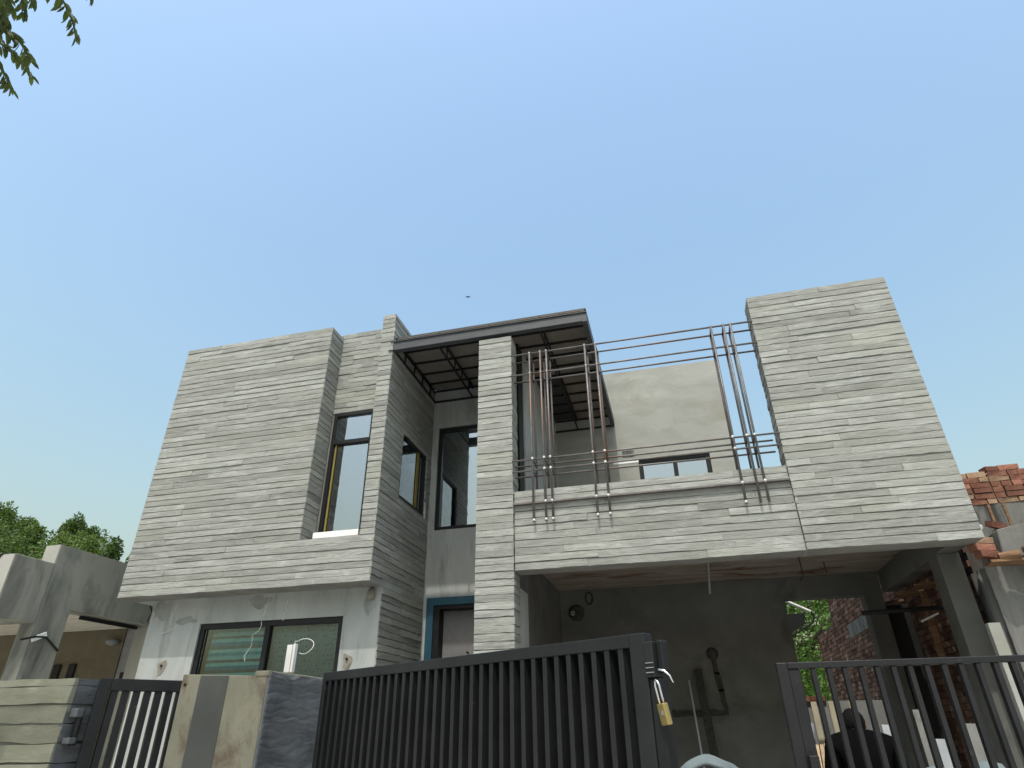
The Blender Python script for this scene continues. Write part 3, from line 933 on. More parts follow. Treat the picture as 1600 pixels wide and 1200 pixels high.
gp = thing("gate_pillar", (-2.35, 3.4, 0), "stepped concrete gate pillar with dark rippled side between the black gates", "pillar")
sh_ = MB()
sh_.add([(-2.70, 3.2, 0), (-2.168, 3.2, 0), (-2.168, 3.80, 0), (-2.70, 3.80, 0), (-2.70, 3.2, 1.899), (-2.168, 3.2, 1.876), (-2.168, 3.80, 1.885), (-2.70, 3.80, 1.90)],
        [(0, 3, 2, 1), (4, 5, 6, 7), (0, 1, 5, 4), (1, 2, 6, 5), (2, 3, 7, 6), (3, 0, 4, 7)])
sh_.build("shaft", M['pillar'], gp, 0.006)
MB().add([(-2.582, 3.197, 0), (-2.405, 3.197, 0), (-2.405, 3.21, 0), (-2.582, 3.21, 0), (-2.582, 3.197, 1.889), (-2.405, 3.197, 1.882), (-2.405, 3.21, 1.882), (-2.582, 3.21, 1.889)],
         [(0, 3, 2, 1), (4, 5, 6, 7), (0, 1, 5, 4), (1, 2, 6, 5), (2, 3, 7, 6), (3, 0, 4, 7)]).build("cement_strip", M['pillar_side'], gp)
MB().box(-2.245, -2.157, 3.194, 3.80, 1.874, 1.902).build("raised_edge", M['pillar'], gp, 0.006)
# rippled render on the right side: a wavy grid
rp = MB()
ny, nz = 44, 260
zb_, zt_ = 0.9, 1.895
for j in range(nz + 1):
    z = zb_ + (zt_ - zb_) * j / nz
    for i in range(ny + 1):
        y = 3.202 + (3.80 - 3.202) * i / ny
        wz = z + 0.012 * math.sin(y * 13 + z * 21) + 0.006 * math.sin(y * 37 - z * 33)
        band = (wz * 9.0) % 1.0
        amp_ = 0.35 + 0.65 * abs(math.sin(wz * 17 + y * 3))
        w = abs(math.sin(wz * 95 + 1.3 * math.sin(y * 9 + wz * 31))) ** 0.6
        rp.v.append((-2.157 + 0.007 * w * amp_ + 0.006 * band + rng.uniform(-.0006, .0006), y, z))
        rp.t.append(0.5)
for j in range(nz):
    for i in range(ny):
        a = j * (ny + 1) + i
        rp.f.append((a, a + 1, a + ny + 2, a + ny + 1))
b0 = len(rp.v)
rp.v += [(-2.168, 3.202, zb_), (-2.168, 3.80, zb_), (-2.168, 3.80, zt_), (-2.168, 3.202, zt_)]
rp.t += [0.5] * 4
rp.f += [(b0, b0 + 3, b0 + 2, b0 + 1)]
rp.f += [tuple([b0 + 3] + [nz * (ny + 1) + i for i in range(ny + 1)] + [b0 + 2])]
rp.f += [tuple([b0] + [j * (ny + 1) for j in range(nz + 1)] + [b0 + 3])]
rp.build("rippled_render", M['shade_grey'], gp, smooth=True)
MB().lathe((0, 0, 0), [(0.008, 0), (0.008, 0.004), (0.002, 0.005)], 10).build("bolt_hole", M['frame'], gp)
bpy.data.objects["bolt_hole"].data.transform(Matrix.Translation((-2.672, 3.199, 1.845)) @ Matrix.Rotation(R(90), 4, 'X'))

cp = thing("conduit_post", (-2.245, 3.52, 1.91), "white square conduit with a curled loose wire standing on the gate pillar", "conduit")
MB().box(-2.272, -2.236, 3.5, 3.53, 1.915, 2.065).build("channel", M['plastic'], cp, 0.003)
MB().box(-2.232, -2.218, 3.5, 3.53, 1.915, 2.07).build("channel", M['plastic'], cp, 0.002)
wp = [(-2.235, 3.515, 2.06), (-2.232, 3.515, 2.085)] + [(-2.165 + 0.058 * math.cos(a), 3.515 + 0.01 * math.sin(2 * a), 2.055 + 0.042 * math.sin(a)) for a in [2.4 - i * 0.33 for i in range(15)]]
MB().tube(wp, 0.0018, 6).build("loose_wire", M['plastic'], cp, smooth=True)

# pedestrian gate, standing ajar
pg = thing("pedestrian_gate", (-3.30, 3.27, 0), "small black barred gate ajar between boundary wall and pillar", "gate")
A, B = Vector((-3.315, 3.262, 0)), Vector((-2.72, 3.985, 0))
dv = (B - A).normalized()
nv = Vector((dv.y, -dv.x, 0))
Lp = (B - A).length


def leaf_box(mb, A_, d_, n_, s0, s1, t0, t1, z0, z1):
    c = A_ + d_ * ((s0 + s1) / 2) + n_ * ((t0 + t1) / 2) + Vector((0, 0, (z0 + z1) / 2))
    return mb.obox(c, d_ * ((s1 - s0) / 2), n_ * ((t1 - t0) / 2), (0, 0, (z1 - z0) / 2))


leaf_box(MB(), A, dv, nv, 0, 0.06, -0.03, 0.03, 0.1, 1.90).build("stile", M['black_steel'], pg, 0.003)
leaf_box(MB(), A, dv, nv, Lp - 0.06, Lp, -0.03, 0.03, 0.1, 1.90).build("stile", M['black_steel'], pg, 0.003)
leaf_box(MB(), A, dv, nv, 0.06, Lp - 0.06, -0.029, 0.029, 1.835, 1.899).build("rail", M['black_steel'], pg, 0.003)
leaf_box(MB(), A, dv, nv, 0.06, Lp - 0.06, -0.029, 0.029, 0.1, 0.16).build("rail", M['black_steel'], pg, 0.003)
nb = 14
for i in range(nb):
    s = 0.06 + (Lp - 0.12) * (i + 0.5) / nb
    leaf_box(MB(), A, dv, nv, s - 0.018, s + 0.018, -0.026, 0.022, 0.16, 1.835).build("bar", M['black_steel'], pg, 0.002)
hg = MB()
hg.tube([(-3.355, 3.235, 1.56), (-3.355, 3.235, 1.74)], 0.018, 10)
hg.build("hinge", M['black_steel'], pg)
MB().box(-3.385, -3.335, 3.19, 3.235, 1.70, 1.745).build("hinge_bracket", M['shade_grey'], pg, 0.003)
MB().box(-3.385, -3.335, 3.19, 3.235, 1.57, 1.60).build("hinge_bracket", M['shade_grey'], pg, 0.003)

# big gate: left leaf swung out towards the street
lg = thing("gate_leaf", (-1.955, 3.41, 0), "large black steel gate leaf swung open, with padlock at its free end", "gate", "driveway gate leaves")
A, B = Vector((-1.962, 3.415, 0)), Vector((-0.129, 2.362, 0))
dv = (B - A).normalized()
nv = Vector((dv.y, -dv.x, 0))          # towards the street
Lg = (B - A).length
leaf_box(MB(), A, dv, nv, 0, 0.03, -0.05, 0.0, 0.08, 1.90).build("stile", M['black_steel'], lg, 0.004)
leaf_box(MB(), A, dv, nv, Lg - 0.065, Lg, -0.05, 0.0, 0.08, 1.90).build("stile", M['black_steel'], lg, 0.004)
leaf_box(MB(), A, dv, nv, 0.03, Lg - 0.065, -0.05, -0.0005, 1.855, 1.8995).build("rail", M['black_steel'], lg, 0.003)
leaf_box(MB(), A, dv, nv, 0.03, Lg - 0.065, -0.05, -0.0005, 0.08, 0.16).build("rail", M['black_steel'], lg, 0.003)
leaf_box(MB(), A, dv, nv, 0.03, Lg - 0.065, -0.064, -0.060, 0.12, 1.86).build("backing_sheet", M['gate_sheet'], lg)
nb = 33
for i in range(nb):
    s = 0.03 + (Lg - 0.095) * (i + 0.7) / (nb + 0.4)
    leaf_box(MB(), A, dv, nv, s - 0.011, s + 0.011, -0.0595, -0.003, 0.16, 1.855).build("bar", M['black_steel'], lg, 0.0015)
# latch box and drop bolt housing at the free end
leaf_box(MB(), A, dv, nv, Lg + 0.001, Lg + 0.035, -0.045, 0.01, 1.755, 1.868).build("latch_box", M['black_steel'], lg, 0.003)
leaf_box(MB(), A, dv, nv, Lg + 0.035, Lg + 0.062, -0.05, -0.012, 1.77, 1.872).build("latch_plate", M['frame'], lg, 0.006)
leaf_box(MB(), A, dv, nv, Lg + 0.001, Lg + 0.042, -0.06, -0.005, 0.3, 1.752).build("meeting_bar", M['frame'], lg, 0.003)
for k, z in enumerate((1.80, 1.785, 1.77)):
    leaf_box(MB(), A, dv, nv, Lg + 0.004, Lg + 0.034, 0.0105, 0.014, z - 0.0012, z + 0.0012).build("scratch_rib", M['gal'], lg)
lp = A + dv * (Lg + 0.045)
pl = thing("padlock", (lp.x, lp.y, 1.63), "brass padlock hanging from the latch of the open gate leaf", "padlock")
ax = (dv * 0.9 + nv * 0.35).normalized()
ay = Vector((-ax.y, ax.x, 0))
tilt = Vector((0.16, 0, -0.98)).normalized()
axx = (ax - tilt * ax.dot(tilt)).normalized()
ayy = axx.cross(tilt)
cpt = Vector((lp.x + 0.004, lp.y - 0.02, 1.645))
MB().obox(cpt, axx * 0.019, ayy * 0.010, tilt * 0.032).build("body", M['brass'], pl, 0.004)
shk = [cpt - tilt * 0.03 + axx * 0.011 * s_ - tilt * h_ for s_, h_ in ((-1, 0), (-1, 0.055), (-0.6, 0.067), (0, 0.072), (0.6, 0.067), (1, 0.055), (1, 0.004))]
MB().tube(shk, 0.0035, 8).build("shackle", M['chrome'], pl, smooth=True)
MB().obox(cpt - ayy * 0.0105 + axx * 0.004 - tilt * 0.004, axx * 0.006, ayy * 0.001, tilt * 0.008).build("keyhole_plate", M['chrome'], pl)
hb = lp + Vector((0.01, 0.0, 0))
o_ = MB().tube([(hb.x - 0.01, hb.y - 0.02, 1.776), (hb.x + 0.008, hb.y - 0.025, 1.773), (hb.x + 0.025, hb.y - 0.03, 1.757), (hb.x + 0.034, hb.y - 0.032, 1.735)], [0.0045, 0.004, 0.003, 0.0022], 8).build("latch_handle", M['chrome'], lg, smooth=True)

# right leaf, closed
rg = thing("gate_leaf", (1.5, 3.77, 0), "closed black steel gate leaf with open bars at the right edge", "gate", "driveway gate leaves")
GX0, GX1, GY = 0.459, 2.62, 3.77
MB().box(GX0, GX0 + 0.055, GY, GY + 0.05, 0.08, 1.90).build("stile", M['black_steel'], rg, 0.004)
MB().box(GX0 + 0.055, GX0 + 0.11, GY + 0.008, GY + 0.05, 0.08, 1.868).build("meeting_plate", M['black_steel'], rg, 0.003)
MB().box(GX1 - 0.06, GX1, GY, GY + 0.05, 0.08, 1.90).build("stile", M['black_steel'], rg, 0.004)
MB().box(GX0 + 0.056, GX1 - 0.06, GY + 0.001, GY + 0.05, 1.87, 1.8995).build("rail", M['black_steel'], rg, 0.003)
MB().box(GX0 + 0.111, GX1 - 0.06, GY + 0.001, GY + 0.05, 0.08, 0.15).build("rail", M['black_steel'], rg, 0.003)
x = 0.636
while x < GX1 - 0.09:
    MB().box(x - 0.0115, x + 0.0115, GY + 0.006, GY + 0.046, 0.15, 1.8695).build("bar", M['black_steel'], rg, 0.002)
    x += 0.0755
MB().box(GX0 + 0.06, GX0 + 0.105, GY - 0.045, GY + 0.006, 1.33, 1.485).build("latch_box", M['black_steel'], rg, 0.004)
hp = thing("gate_post", (2.72, 3.8, 0), "black steel post carrying the closed gate leaf", "post")
MB().box(2.65, 2.80, 3.72, 3.87, 0, 1.95).build("post", M['black_steel'], hp, 0.005)

# ------------------------------------------------------------------ left neighbour
XN = -8.5
nbh = thing("neighbour_house", (-9.5, 8.0, 0), "stained grey concrete house with open porch left of the main house", "house")
MB().add(*(lambda: (
    [(XN, 6.43, 2.962), (XN, 7.03, 2.962), (XN, 7.03, 3.765), (XN, 6.43, 3.765), (-16, 6.43, 2.962), (-16, 7.03, 2.962), (-16, 7.03, 3.765), (-16, 6.43, 3.765)],
    [(0, 1, 2, 3), (4, 7, 6, 5), (0, 3, 7, 4), (1, 5, 6, 2), (3, 2, 6, 7), (0, 4, 5, 1)]))()).build("front_beam", M['nb_plaster'], nbh, 0.01)
box("lit_front_skin", M['nb_lit_front'], nbh, (-16, XN - 0.008, 6.42, 6.429, 2.98, 3.76))  # thin skin in the lighter tone that paints the front as sunlit
side = MB().wall('x', XN - 0.25, XN, (7.031, 13.0), (0, 4.035), [(7.5, 9.03, -1, 3.205)]).build("side_wall", M['nb_plaster'], nbh)
box("lit_parapet_end", M['nb_lit_front'], nbh, (XN - 0.26, XN - 0.006, 7.018, 7.0305, 3.77, 4.03))
box("column", M['nb_lit_front'], nbh, (XN - 0.28, XN - 0.0005, 7.1, 7.13, 0, 2.96))  # front slice of the column, in the painted sunlit tone
bx_ = box("porch_column", M['nb_plaster'], nbh, (XN - 0.27, XN - 0.002, 7.131, 7.30, 0, 2.961))
for i in range(6):
    box("ceiling_panel", M['nb_ceiling'], nbh, (-16, XN - 0.26, 7.05 + i * 0.36, 7.05 + i * 0.36 + 0.33, 3.20, 3.23))
box("roof_slab", M['nb_plaster'], nbh, (-16, XN - 0.252, 7.04, 13, 3.235, 3.40))
MB().bar((-12, 7.42, 3.17), (-8.78, 7.42, 3.17), 0.05, 0.04).build("ceiling_tube", M['groove'], nbh)
MB().bar((-8.72, 7.9, 3.17), (-8.72, 9.0, 3.17), 0.05, 0.05).build("ceiling_tube", M['groove'], nbh)
box("porch_back_wall", M['nb_yellow'], nbh, (-16, -9.095, 9.2, 9.4, 0, 3.2))
box("porch_back_wall", M['nb_grey'], nbh, (-9.093, XN - 0.252, 9.22, 9.4, 0, 3.2))
for x in (-10.29, -9.98):
    box("wall_niche", M['groove'], nbh, (x - 0.07, x + 0.07, 9.16, 9.199, 1.9, 2.68), 0.01)
MB().lathe((-9.25, 9.14, 2.93), [(0.03, 0), (0.10, 0.03), (0.11, 0.08), (0.04, 0.10)], 14).build("porch_lamp", M['nb_grey'], nbh, smooth=True)
box("gas_meter", M['frame'], nbh, (-8.95, -8.78, 9.15, 9.219, 2.35, 2.52), 0.01)
MB().tube([(XN + 0.012, 6.9, 2.74), (XN + 0.014, 7.1, 2.80), (XN + 0.014, 7.25, 2.81), (XN + 0.012, 7.5, 2.66)], 0.014, 6).build("cable", M['frame'], nbh)
MB().obox((XN + 0.01, 7.15, 2.80), (0.006, 0, 0), (0, 0.10, 0.05), (0, -0.015, 0.028)).build("white_rag", M['white'], nbh, 0.004)
MB().tube([(XN + 0.01, 8.9, 3.55), (XN + 0.02, 9.0, 3.4), (XN + 0.015, 8.95, 3.25)], 0.01, 6).build("cable", M['frame'], nbh)
MB().tube([(-9.0, 6.41, 3.2), (-8.85, 6.41, 3.6), (-8.72, 6.41, 3.77), (-8.62, 6.5, 3.775)], 0.01, 6).build("cable", M['frame'], nbh)

# ------------------------------------------------------------------ right neighbour under construction
bb = thing("brick_building", (4.3, 8.6, 0), "half-built brick and concrete building at the right edge behind the screen wall", "building")
BL, BH, BM = 0.225, 0.066, 0.012


def brick_mesh(seed):
    rr = random.Random(seed)
    mb = MB()
    mb.cur = rr.random()
    mb.box(0, BL, -0.005, 0.105, 0, BH)
    mb.v = [(x_ + rr.uniform(-.009, .009), y_ + rr.uniform(-.012, .008), z_ + rr.uniform(-.006, .006)) for x_, y_, z_ in mb.v]
    me = bpy.data.meshes.new("brick")
    me.from_pydata(mb.v, [], mb.f)
    at = me.attributes.new("tone", 'FLOAT', 'POINT')
    at.data.foreach_set("value", mb.t)
    me.materials.append(M['brick_tan'] if seed % 5 in (1, 4) else M['brick'])
    return me


BR = [brick_mesh(i) for i in range(14)]


def lay(parent, loc, rz=0, k=None, half=False, rx=0, ry=0):
    o = bpy.data.objects.new("brick", BR[rng.randrange(len(BR)) if k is None else k])
    C.objects.link(o)
    o.location = loc
    o.rotation_euler = (rx, ry, rz)
    if half:
        o.scale = (0.48, 1, 1)
    if parent:
        attach(o, parent)
    return o


pz0 = 4.095
box("brick_bed", M['brick_mortar'], bb, (3.72, 6.2, 9.012, 9.2, pz0, 4.46))
pr = bpy.data.objects["brick_bed"]
zc = pz0 + 0.002
for c in range(6):
    xx = 3.70 + (0.0 if c % 2 else -0.115)
    while xx < 5.6:
        hf = rng.random() < 0.3
        if not (c == 5 and (rng.random() < 0.3 and not 3.9 < xx < 4.65)):
            lay(pr, (xx, 8.998, zc), 0, half=hf)
        xx += (BL * 0.48 if hf else BL) + BM
    zc += BH + BM * 0.5
lay(pr, (4.17, 9.0, zc + 0.0), 0.2)
lay(pr, (4.33, 9.02, zc + 0.001), -0.1)
box("lintel_wall", M['rough_conc'], bb, (3.60, 6.2, 9.0, 9.2, 0.0, pz0 - 0.002))
for x in (4.03, 4.20):
    MB().box(x, x + 0.03, 8.985, 9.002, 3.45, pz0 - 0.01).build("shutter_strip", M['old_timber'], bb)
# rough side column and broken slab beside the house
rc = MB()
nx_, nz_ = 26, 60
for j in range(nz_ + 1):
    for i in range(nx_ + 1):
        x = 3.165 + (4.6 - 3.165) * i / nx_
        z = 3.06 * j / nz_
        y = 7.62 + 0.018 * math.sin(x * 31 + 0.7 * math.sin(z * 3)) + 0.012 * math.sin(x * 73 + z * 2.3) + rng.uniform(-.006, .006) + 0.05 * math.sin(x * 6)
        rc.v.append((x, y, z))
        rc.t.append(0.5)
for j in range(nz_):
    for i in range(nx_):
        a = j * (nx_ + 1) + i
        rc.f.append((a, a + 1, a + nx_ + 2, a + nx_ + 1))
rc.box(3.17, 4.6, 7.70, 8.0, 0, 3.055)
rc.build("rough_wall", M['rough_conc'], bb, smooth=True)
sl = MB()
sl.add([(3.33, 7.50, 3.12), (4.7, 7.45, 3.06), (4.7, 8.9, 3.10), (3.36, 8.9, 3.10), (3.36, 7.49, 3.40), (3.62, 7.47, 3.46), (4.7, 7.45, 3.47), (4.7, 8.9, 3.44), (3.45, 8.9, 3.40)],
       [(0, 3, 2, 1), (0, 1, 6, 5, 4), (1, 2, 7, 6), (2, 3, 8, 7), (3, 0, 4, 8), (4, 5, 6, 7, 8)])
sl.build("broken_slab", M['rough_conc'], bb, 0.012)
MB().bar((3.15, 7.45, 3.055), (4.8, 7.42, 3.05), 0.16, 0.025, (0, 0.1, 1)).build("shutter_plank", M['old_timber'], bb)
MB().bar((3.48, 7.40, 3.16), (4.8, 7.36, 3.14), 0.06, 0.05).build("shutter_plank", M['old_timber'], bb)
for loc, rz, k in (((3.075, 7.43, 3.19), 0.35, 2), ((3.10, 7.40, 3.115), 0.45, 5), ((3.09, 7.46, 3.262), 0.3, 9)):
    lay(bb, loc, rz, k)
lb = lay(None, (3.36, 7.58, 3.455), 0.3, 3, rx=0.3, ry=0.2)
lb.scale = (0.7, 1, 1)
tag(lb, "loose pale red brick lying tilted on the broken concrete slab", "brick")
MB().tube([(3.24, 7.40, 3.10), (3.42, 7.36, 3.115)], 0.04, 12).build("pole_end", M['old_timber'], bb)
# plastic sheet tucked between house and neighbour
ps = MB()
for j in range(9):
    for i in range(4):
        ps.v.append((3.13 + 0.05 * i + 0.03 * math.sin(j * 1.7 + i), 7.62 + 0.02 * math.sin(i * 2 + j), 3.18 + 0.045 * j + 0.01 * math.sin(i * 3 + j)))
        ps.t.append(0.5)
for j in range(8):
    for i in range(3):
        a = j * 4 + i
        ps.f.append((a, a + 1, a + 5, a + 4))
o_ = ps.build("plastic_sheet", M['white'], None, smooth=True)
o_.modifiers.new("thickness", 'SOLIDIFY').thickness = 0.004
tag(o_, "crumpled white plastic sheet stuck between the screen wall and broken slab", "plastic sheet")
o_ = MB()
for i in range(9):
    x = 3.72 + i * 0.06
    z = 4.50 + 0.05 * abs(math.sin(i * 1.3)) - 0.004 * i
    o_.v += [(x, 9.0, z), (x + 0.01, 9.09, z - 0.02), (x, 9.15, z + 0.01)]
    o_.t += [0.5] * 3
for i in range(8):
    for j in range(2):
        a = i * 3 + j
        o_.f.append((a, a + 3, a + 4, a + 1))
o_ = o_.build("plastic_sheet", M['white'], None, smooth=True)
o_.modifiers.new("thickness", 'SOLIDIFY').thickness = 0.004
tag(o_, "torn white plastic strip lying along the top of the brick parapet", "plastic sheet")

# long brick wall running back on the far side of the carport
lw = thing("brick_wall", (3.3, 12.5, 0), "long weathered brick wall running back beyond the carport opening, stepped at its end", "wall")
core = MB()
core.wall('x', 3.225, 3.40, (8.05, 17.6), (0, 4.8), [(15.55, 17.7, 3.56, 5)])
core.build("mortar_bed", M['brick_mortar'], lw)
bm_ = MB()
z = 1.0
c = 0
while z < 4.75:
    y = 8.06 + (0.118 if c % 2 else 0)
    while y < 17.5:
        if not (y > 15.4 and z > 3.5):
            bm_.cur = rng.random()
            d = rng.uniform(-.006, .006)
            bm_.box(3.205 + d, 3.23, y, y + BL - 0.004, z, z + BH)
        y += BL + 0.012
    z += BH + 0.011
    c += 1
o_ = bm_.build("brick_courses", M['brick_old'], lw)
o_["kind"] = "stuff"
box("cement_smear", M['rough_conc'], lw, (3.19, 3.206, 12.6, 14.2, 3.12, 3.36))
rbk = thing("rear_boundary_wall", (2.2, 12.0, 0), "low grey rear wall with cream pilasters and orange brick coping seen through the gate", "wall")
box("wall", M['nb_grey'], rbk, (0.6, 3.18, 12.0, 12.15, 0, 1.975))
for x in (1.62, 1.86, 2.12, 2.42):
    box("pilaster", M['cream'], rbk, (x, x + 0.085, 11.96, 11.999, 0, 1.97))
x = 0.7
while x < 2.1:
    lay(rbk, (x, 11.97, 1.98), 0)
    x += BL + 0.01

# shuttering timber, tube and props in the gap right of the carport
for k, (y, z, lab) in enumerate([(9.0, 3.12, "front brown shuttering plank above the carport's right opening"), (9.7, 3.15, "middle brown shuttering plank above the carport's right opening"),
                                 (10.6, 3.17, "rear brown shuttering plank above the carport's right opening")]):
    tag(MB().bar((2.9, y, z), (3.2, y - 0.1, z + 0.02), 0.30, 0.03).build("shuttering_plank", M['old_timber'], None), lab, "plank", "shuttering planks beside the carport")
tag(MB().tube([(2.20, 8.9, 2.835), (3.19, 8.9, 2.86)], 0.028, 10).build("scaffold_tube", M['truss'], None), "black horizontal scaffold tube crossing behind the carport columns", "tube")
tag(MB().box(2.87, 3.17, 10.3, 10.42, 0, 3.12).build("shutter_panel", M['truss'], None, 0.005), "black upright shutter panel between carport column and brick wall", "panel")
tag(MB().bar((2.98, 9.3, 0.0), (3.05, 9.2, 3.1), 0.06, 0.06, (0, 1, 0)).build("timber_prop", M['old_timber'], None), "slanting timber prop under the shuttering right of the carport", "prop")
tag(MB().bar((2.86, 9.0, 2.72), (3.06, 8.95, 2.80), 0.02, 0.02).build("tube_lamp", M['plastic'], None), "small white tube lamp hanging below the scaffold tube", "lamp")
cs = MB().box(2.99, 3.10, 7.56, 7.64, 0, 2.5).build("sunlit_patch_stub", M['plaster_warm'], None, 0.004)  # added stub standing in for a patch of sunlight
tag(cs, "plastered stub added as stand-in for a sunlit patch between carport column and rough wall", "post")
# things stored in the carport and yard
tag(MB().bar((0.02, 9.9, 2.2), (0.10, 8.9, 0.05), 0.022, 0.022).build("leaning_rod", M['gal'], None), "thin pale metal rod leaning on the dark carport wall", "rod")
tag(MB().bar((0.16, 10.15, 2.36), (0.28, 9.5, 0.05), 0.11, 0.03, (0, 1, 0.3)).build("leaning_plank", M['mortar'], None), "dark plank leaning on the carport wall behind the pale rod", "plank")
# white lamp bracket of the house behind, seen through the opening
lm = thing("wall_bracket", (1.7, 13.2, 3.6), "white tube and dark box bracket sticking out behind the carport opening", "bracket")
MB().tube([(1.97, 13.0, 3.69), (2.368, 13.0, 3.475)], 0.026, 8).build("white_tube", M['plastic'], lm)
MB().add([(1.80, 12.98, 3.45), (2.26, 12.98, 3.455), (2.22, 12.98, 3.27), (1.95, 12.98, 3.13), (1.80, 12.98, 3.10), (1.80, 13.2, 3.45), (2.26, 13.2, 3.455), (2.22, 13.2, 3.27), (1.95, 13.2, 3.13), (1.80, 13.2, 3.10)],
         [(0, 4, 3, 2, 1), (5, 6, 7, 8, 9), (0, 1, 6, 5), (1, 2, 7, 6), (2, 3, 8, 7), (3, 4, 9, 8), (4, 0, 5, 9)]).build("dark_box", M['frame'], lm)
MB().tube([(2.368, 13.0, 3.475), (2.40, 13.0, 3.37), (2.345, 13.0, 3.27), (1.93, 13.0, 3.06)], 0.018, 8).build("bent_tube", M['frame'], lm)
MB().tube([(1.97, 13.0, 3.69), (1.6, 13.0, 3.88), (1.5, 13.0, 0.0)], 0.026, 8).build("upright", M['plastic'], lm)

# cloth-covered bundle in front of the carport wall
cb = thing("cloth_bundle", (0.07, 6.2, 0), "grey cloth draped over a maroon bundle at the bottom edge between the gates", "bundle")
MB().lathe((0.07, 6.25, 0), [(0.28, 0), (0.30, 0.3), (0.28, 0.9), (0.22, 1.18), (0.14, 1.26), (0.04, 1.29)], 18).build("bundle", M['maroon'], cb, smooth=True)
cl = MB()
nn = 24
for j in range(9):
    a = j / 8 * 1.1
    for i in range(nn + 1):
        t = i / nn * math.pi - 0.2
        rr_ = 0.235 + 0.008 * math.sin(i * 0.9 + j) + 0.05 * a
        cl.v.append((0.07 + rr_ * math.cos(t) * 1.02, 6.12 + 0.1 * a + 0.02 * math.sin(i), 1.10 + rr_ * math.sin(t) * 1.0 + 0.006 * math.sin(i * 1.1 + j * 0.9)))
        cl.t.append(0.5)
for j in range(8):
    for i in range(nn):
        a = j * (nn + 1) + i
        cl.f.append((a, a + 1, a + nn + 2, a + nn + 1))
o_ = cl.build("cloth", M['cloth_grey'], cb, smooth=True)
o_.modifiers.new("thickness", 'SOLIDIFY').thickness = 0.03

# striped drum on blocks, battens, sacks behind the right gate leaf
bs = thing("block_stack", (1.45, 6.4, 0), "stack of grey concrete blocks under the red striped drum", "blocks")
for i in range(5):
    box("block", M['rough_conc'], bs, (1.26, 1.62, 6.28, 6.50, i * 0.205, i * 0.205 + 0.2), 0.006)
dm = thing("striped_drum", (1.44, 6.39, 1.025), "red and white striped plastic drum behind the closed gate", "drum")
MB().lathe((1.44, 6.39, 1.025), [(0.09, 0), (0.092, 0.27), (0.088, 0.30)], 18).build("body", M['red'], dm, smooth=False)
MB().lathe((1.44, 6.39, 1.33), [(0.0935, 0), (0.0935, 0.05)], 18).build("white_band", M['white'], dm)
MB().lathe((1.44, 6.39, 1.3265), [(0.088, 0), (0.088, 0.058), (0.09, 0.06), (0.09, 0.095), (0.06, 0.10)], 18).build("lid", M['red'], dm)
for i in range(12):
    x = 0.90 + 0.038 * i
    mb = MB()
    mb.cur = rng.random()
    mb.bar((x, 6.9, 0.02), (x + 0.12 + 0.01 * rng.random(), 7.25, 1.50 + rng.uniform(-.05, .05)), 0.032, 0.02, (0, 1, 0))
    ordn = ["leftmost", "second from left", "third from left", "fourth from left", "fifth from left", "sixth from left", "sixth from right", "fifth from right", "fourth from right", "third from right", "second from right", "rightmost"][i]
    tag(mb.build("timber_batten", M['timber'], None), "pale timber batten, " + ordn + " in the bundle leaning behind the closed gate", "batten", "pale timber battens leaning together")
jr = thing("hanging_can", (1.02, 7.0, 1.52), "small grey plastic can above the timber battens behind the gate", "can")
MB().lathe((1.02, 7.02, 1.50), [(0.03, 0), (0.05, 0.02), (0.055, 0.13), (0.03, 0.16), (0.02, 0.18)], 14).build("can_body", M['gal'], jr, smooth=True)
for k, (x, y, z, lab) in enumerate([(1.86, 6.6, 1.32, "left pale sack heap behind the right gate bars"), (2.22, 6.5, 1.36, "right pale sack heap behind the right gate bars")]):
    s_ = MB().lathe((x, y, 0), [(0.16, 0), (0.19, 0.3), (0.17, 0.9), (0.15, z - 0.12), (0.09, z - 0.02), (0.02, z)], 14)
    s_.v = [(a + 0.012 * math.sin(b * 40 + c_ * 25), b + 0.012 * math.sin(a * 35 + c_ * 20), c_) for a, b, c_ in s_.v]
    tag(s_.build("cement_sack", M['cloth_grey'], None, smooth=True), lab, "sack")
for k, x in enumerate((1.60, 1.72, 2.02, 2.14, 2.42)):
    lab = ["first", "second", "third", "fourth", "fifth"][k] + " grey board from the left leaning upright behind the right gate bars"
    tag(MB().bar((x, 7.1, 0.02), (x + 0.04, 7.3, 1.5 + 0.12 * (k % 3)), 0.10, 0.02, (0, 1, 0)).build("leaning_board", M['gal' if k % 2 else 'rough_conc'], None), lab, "board", "boards leaning in the yard")

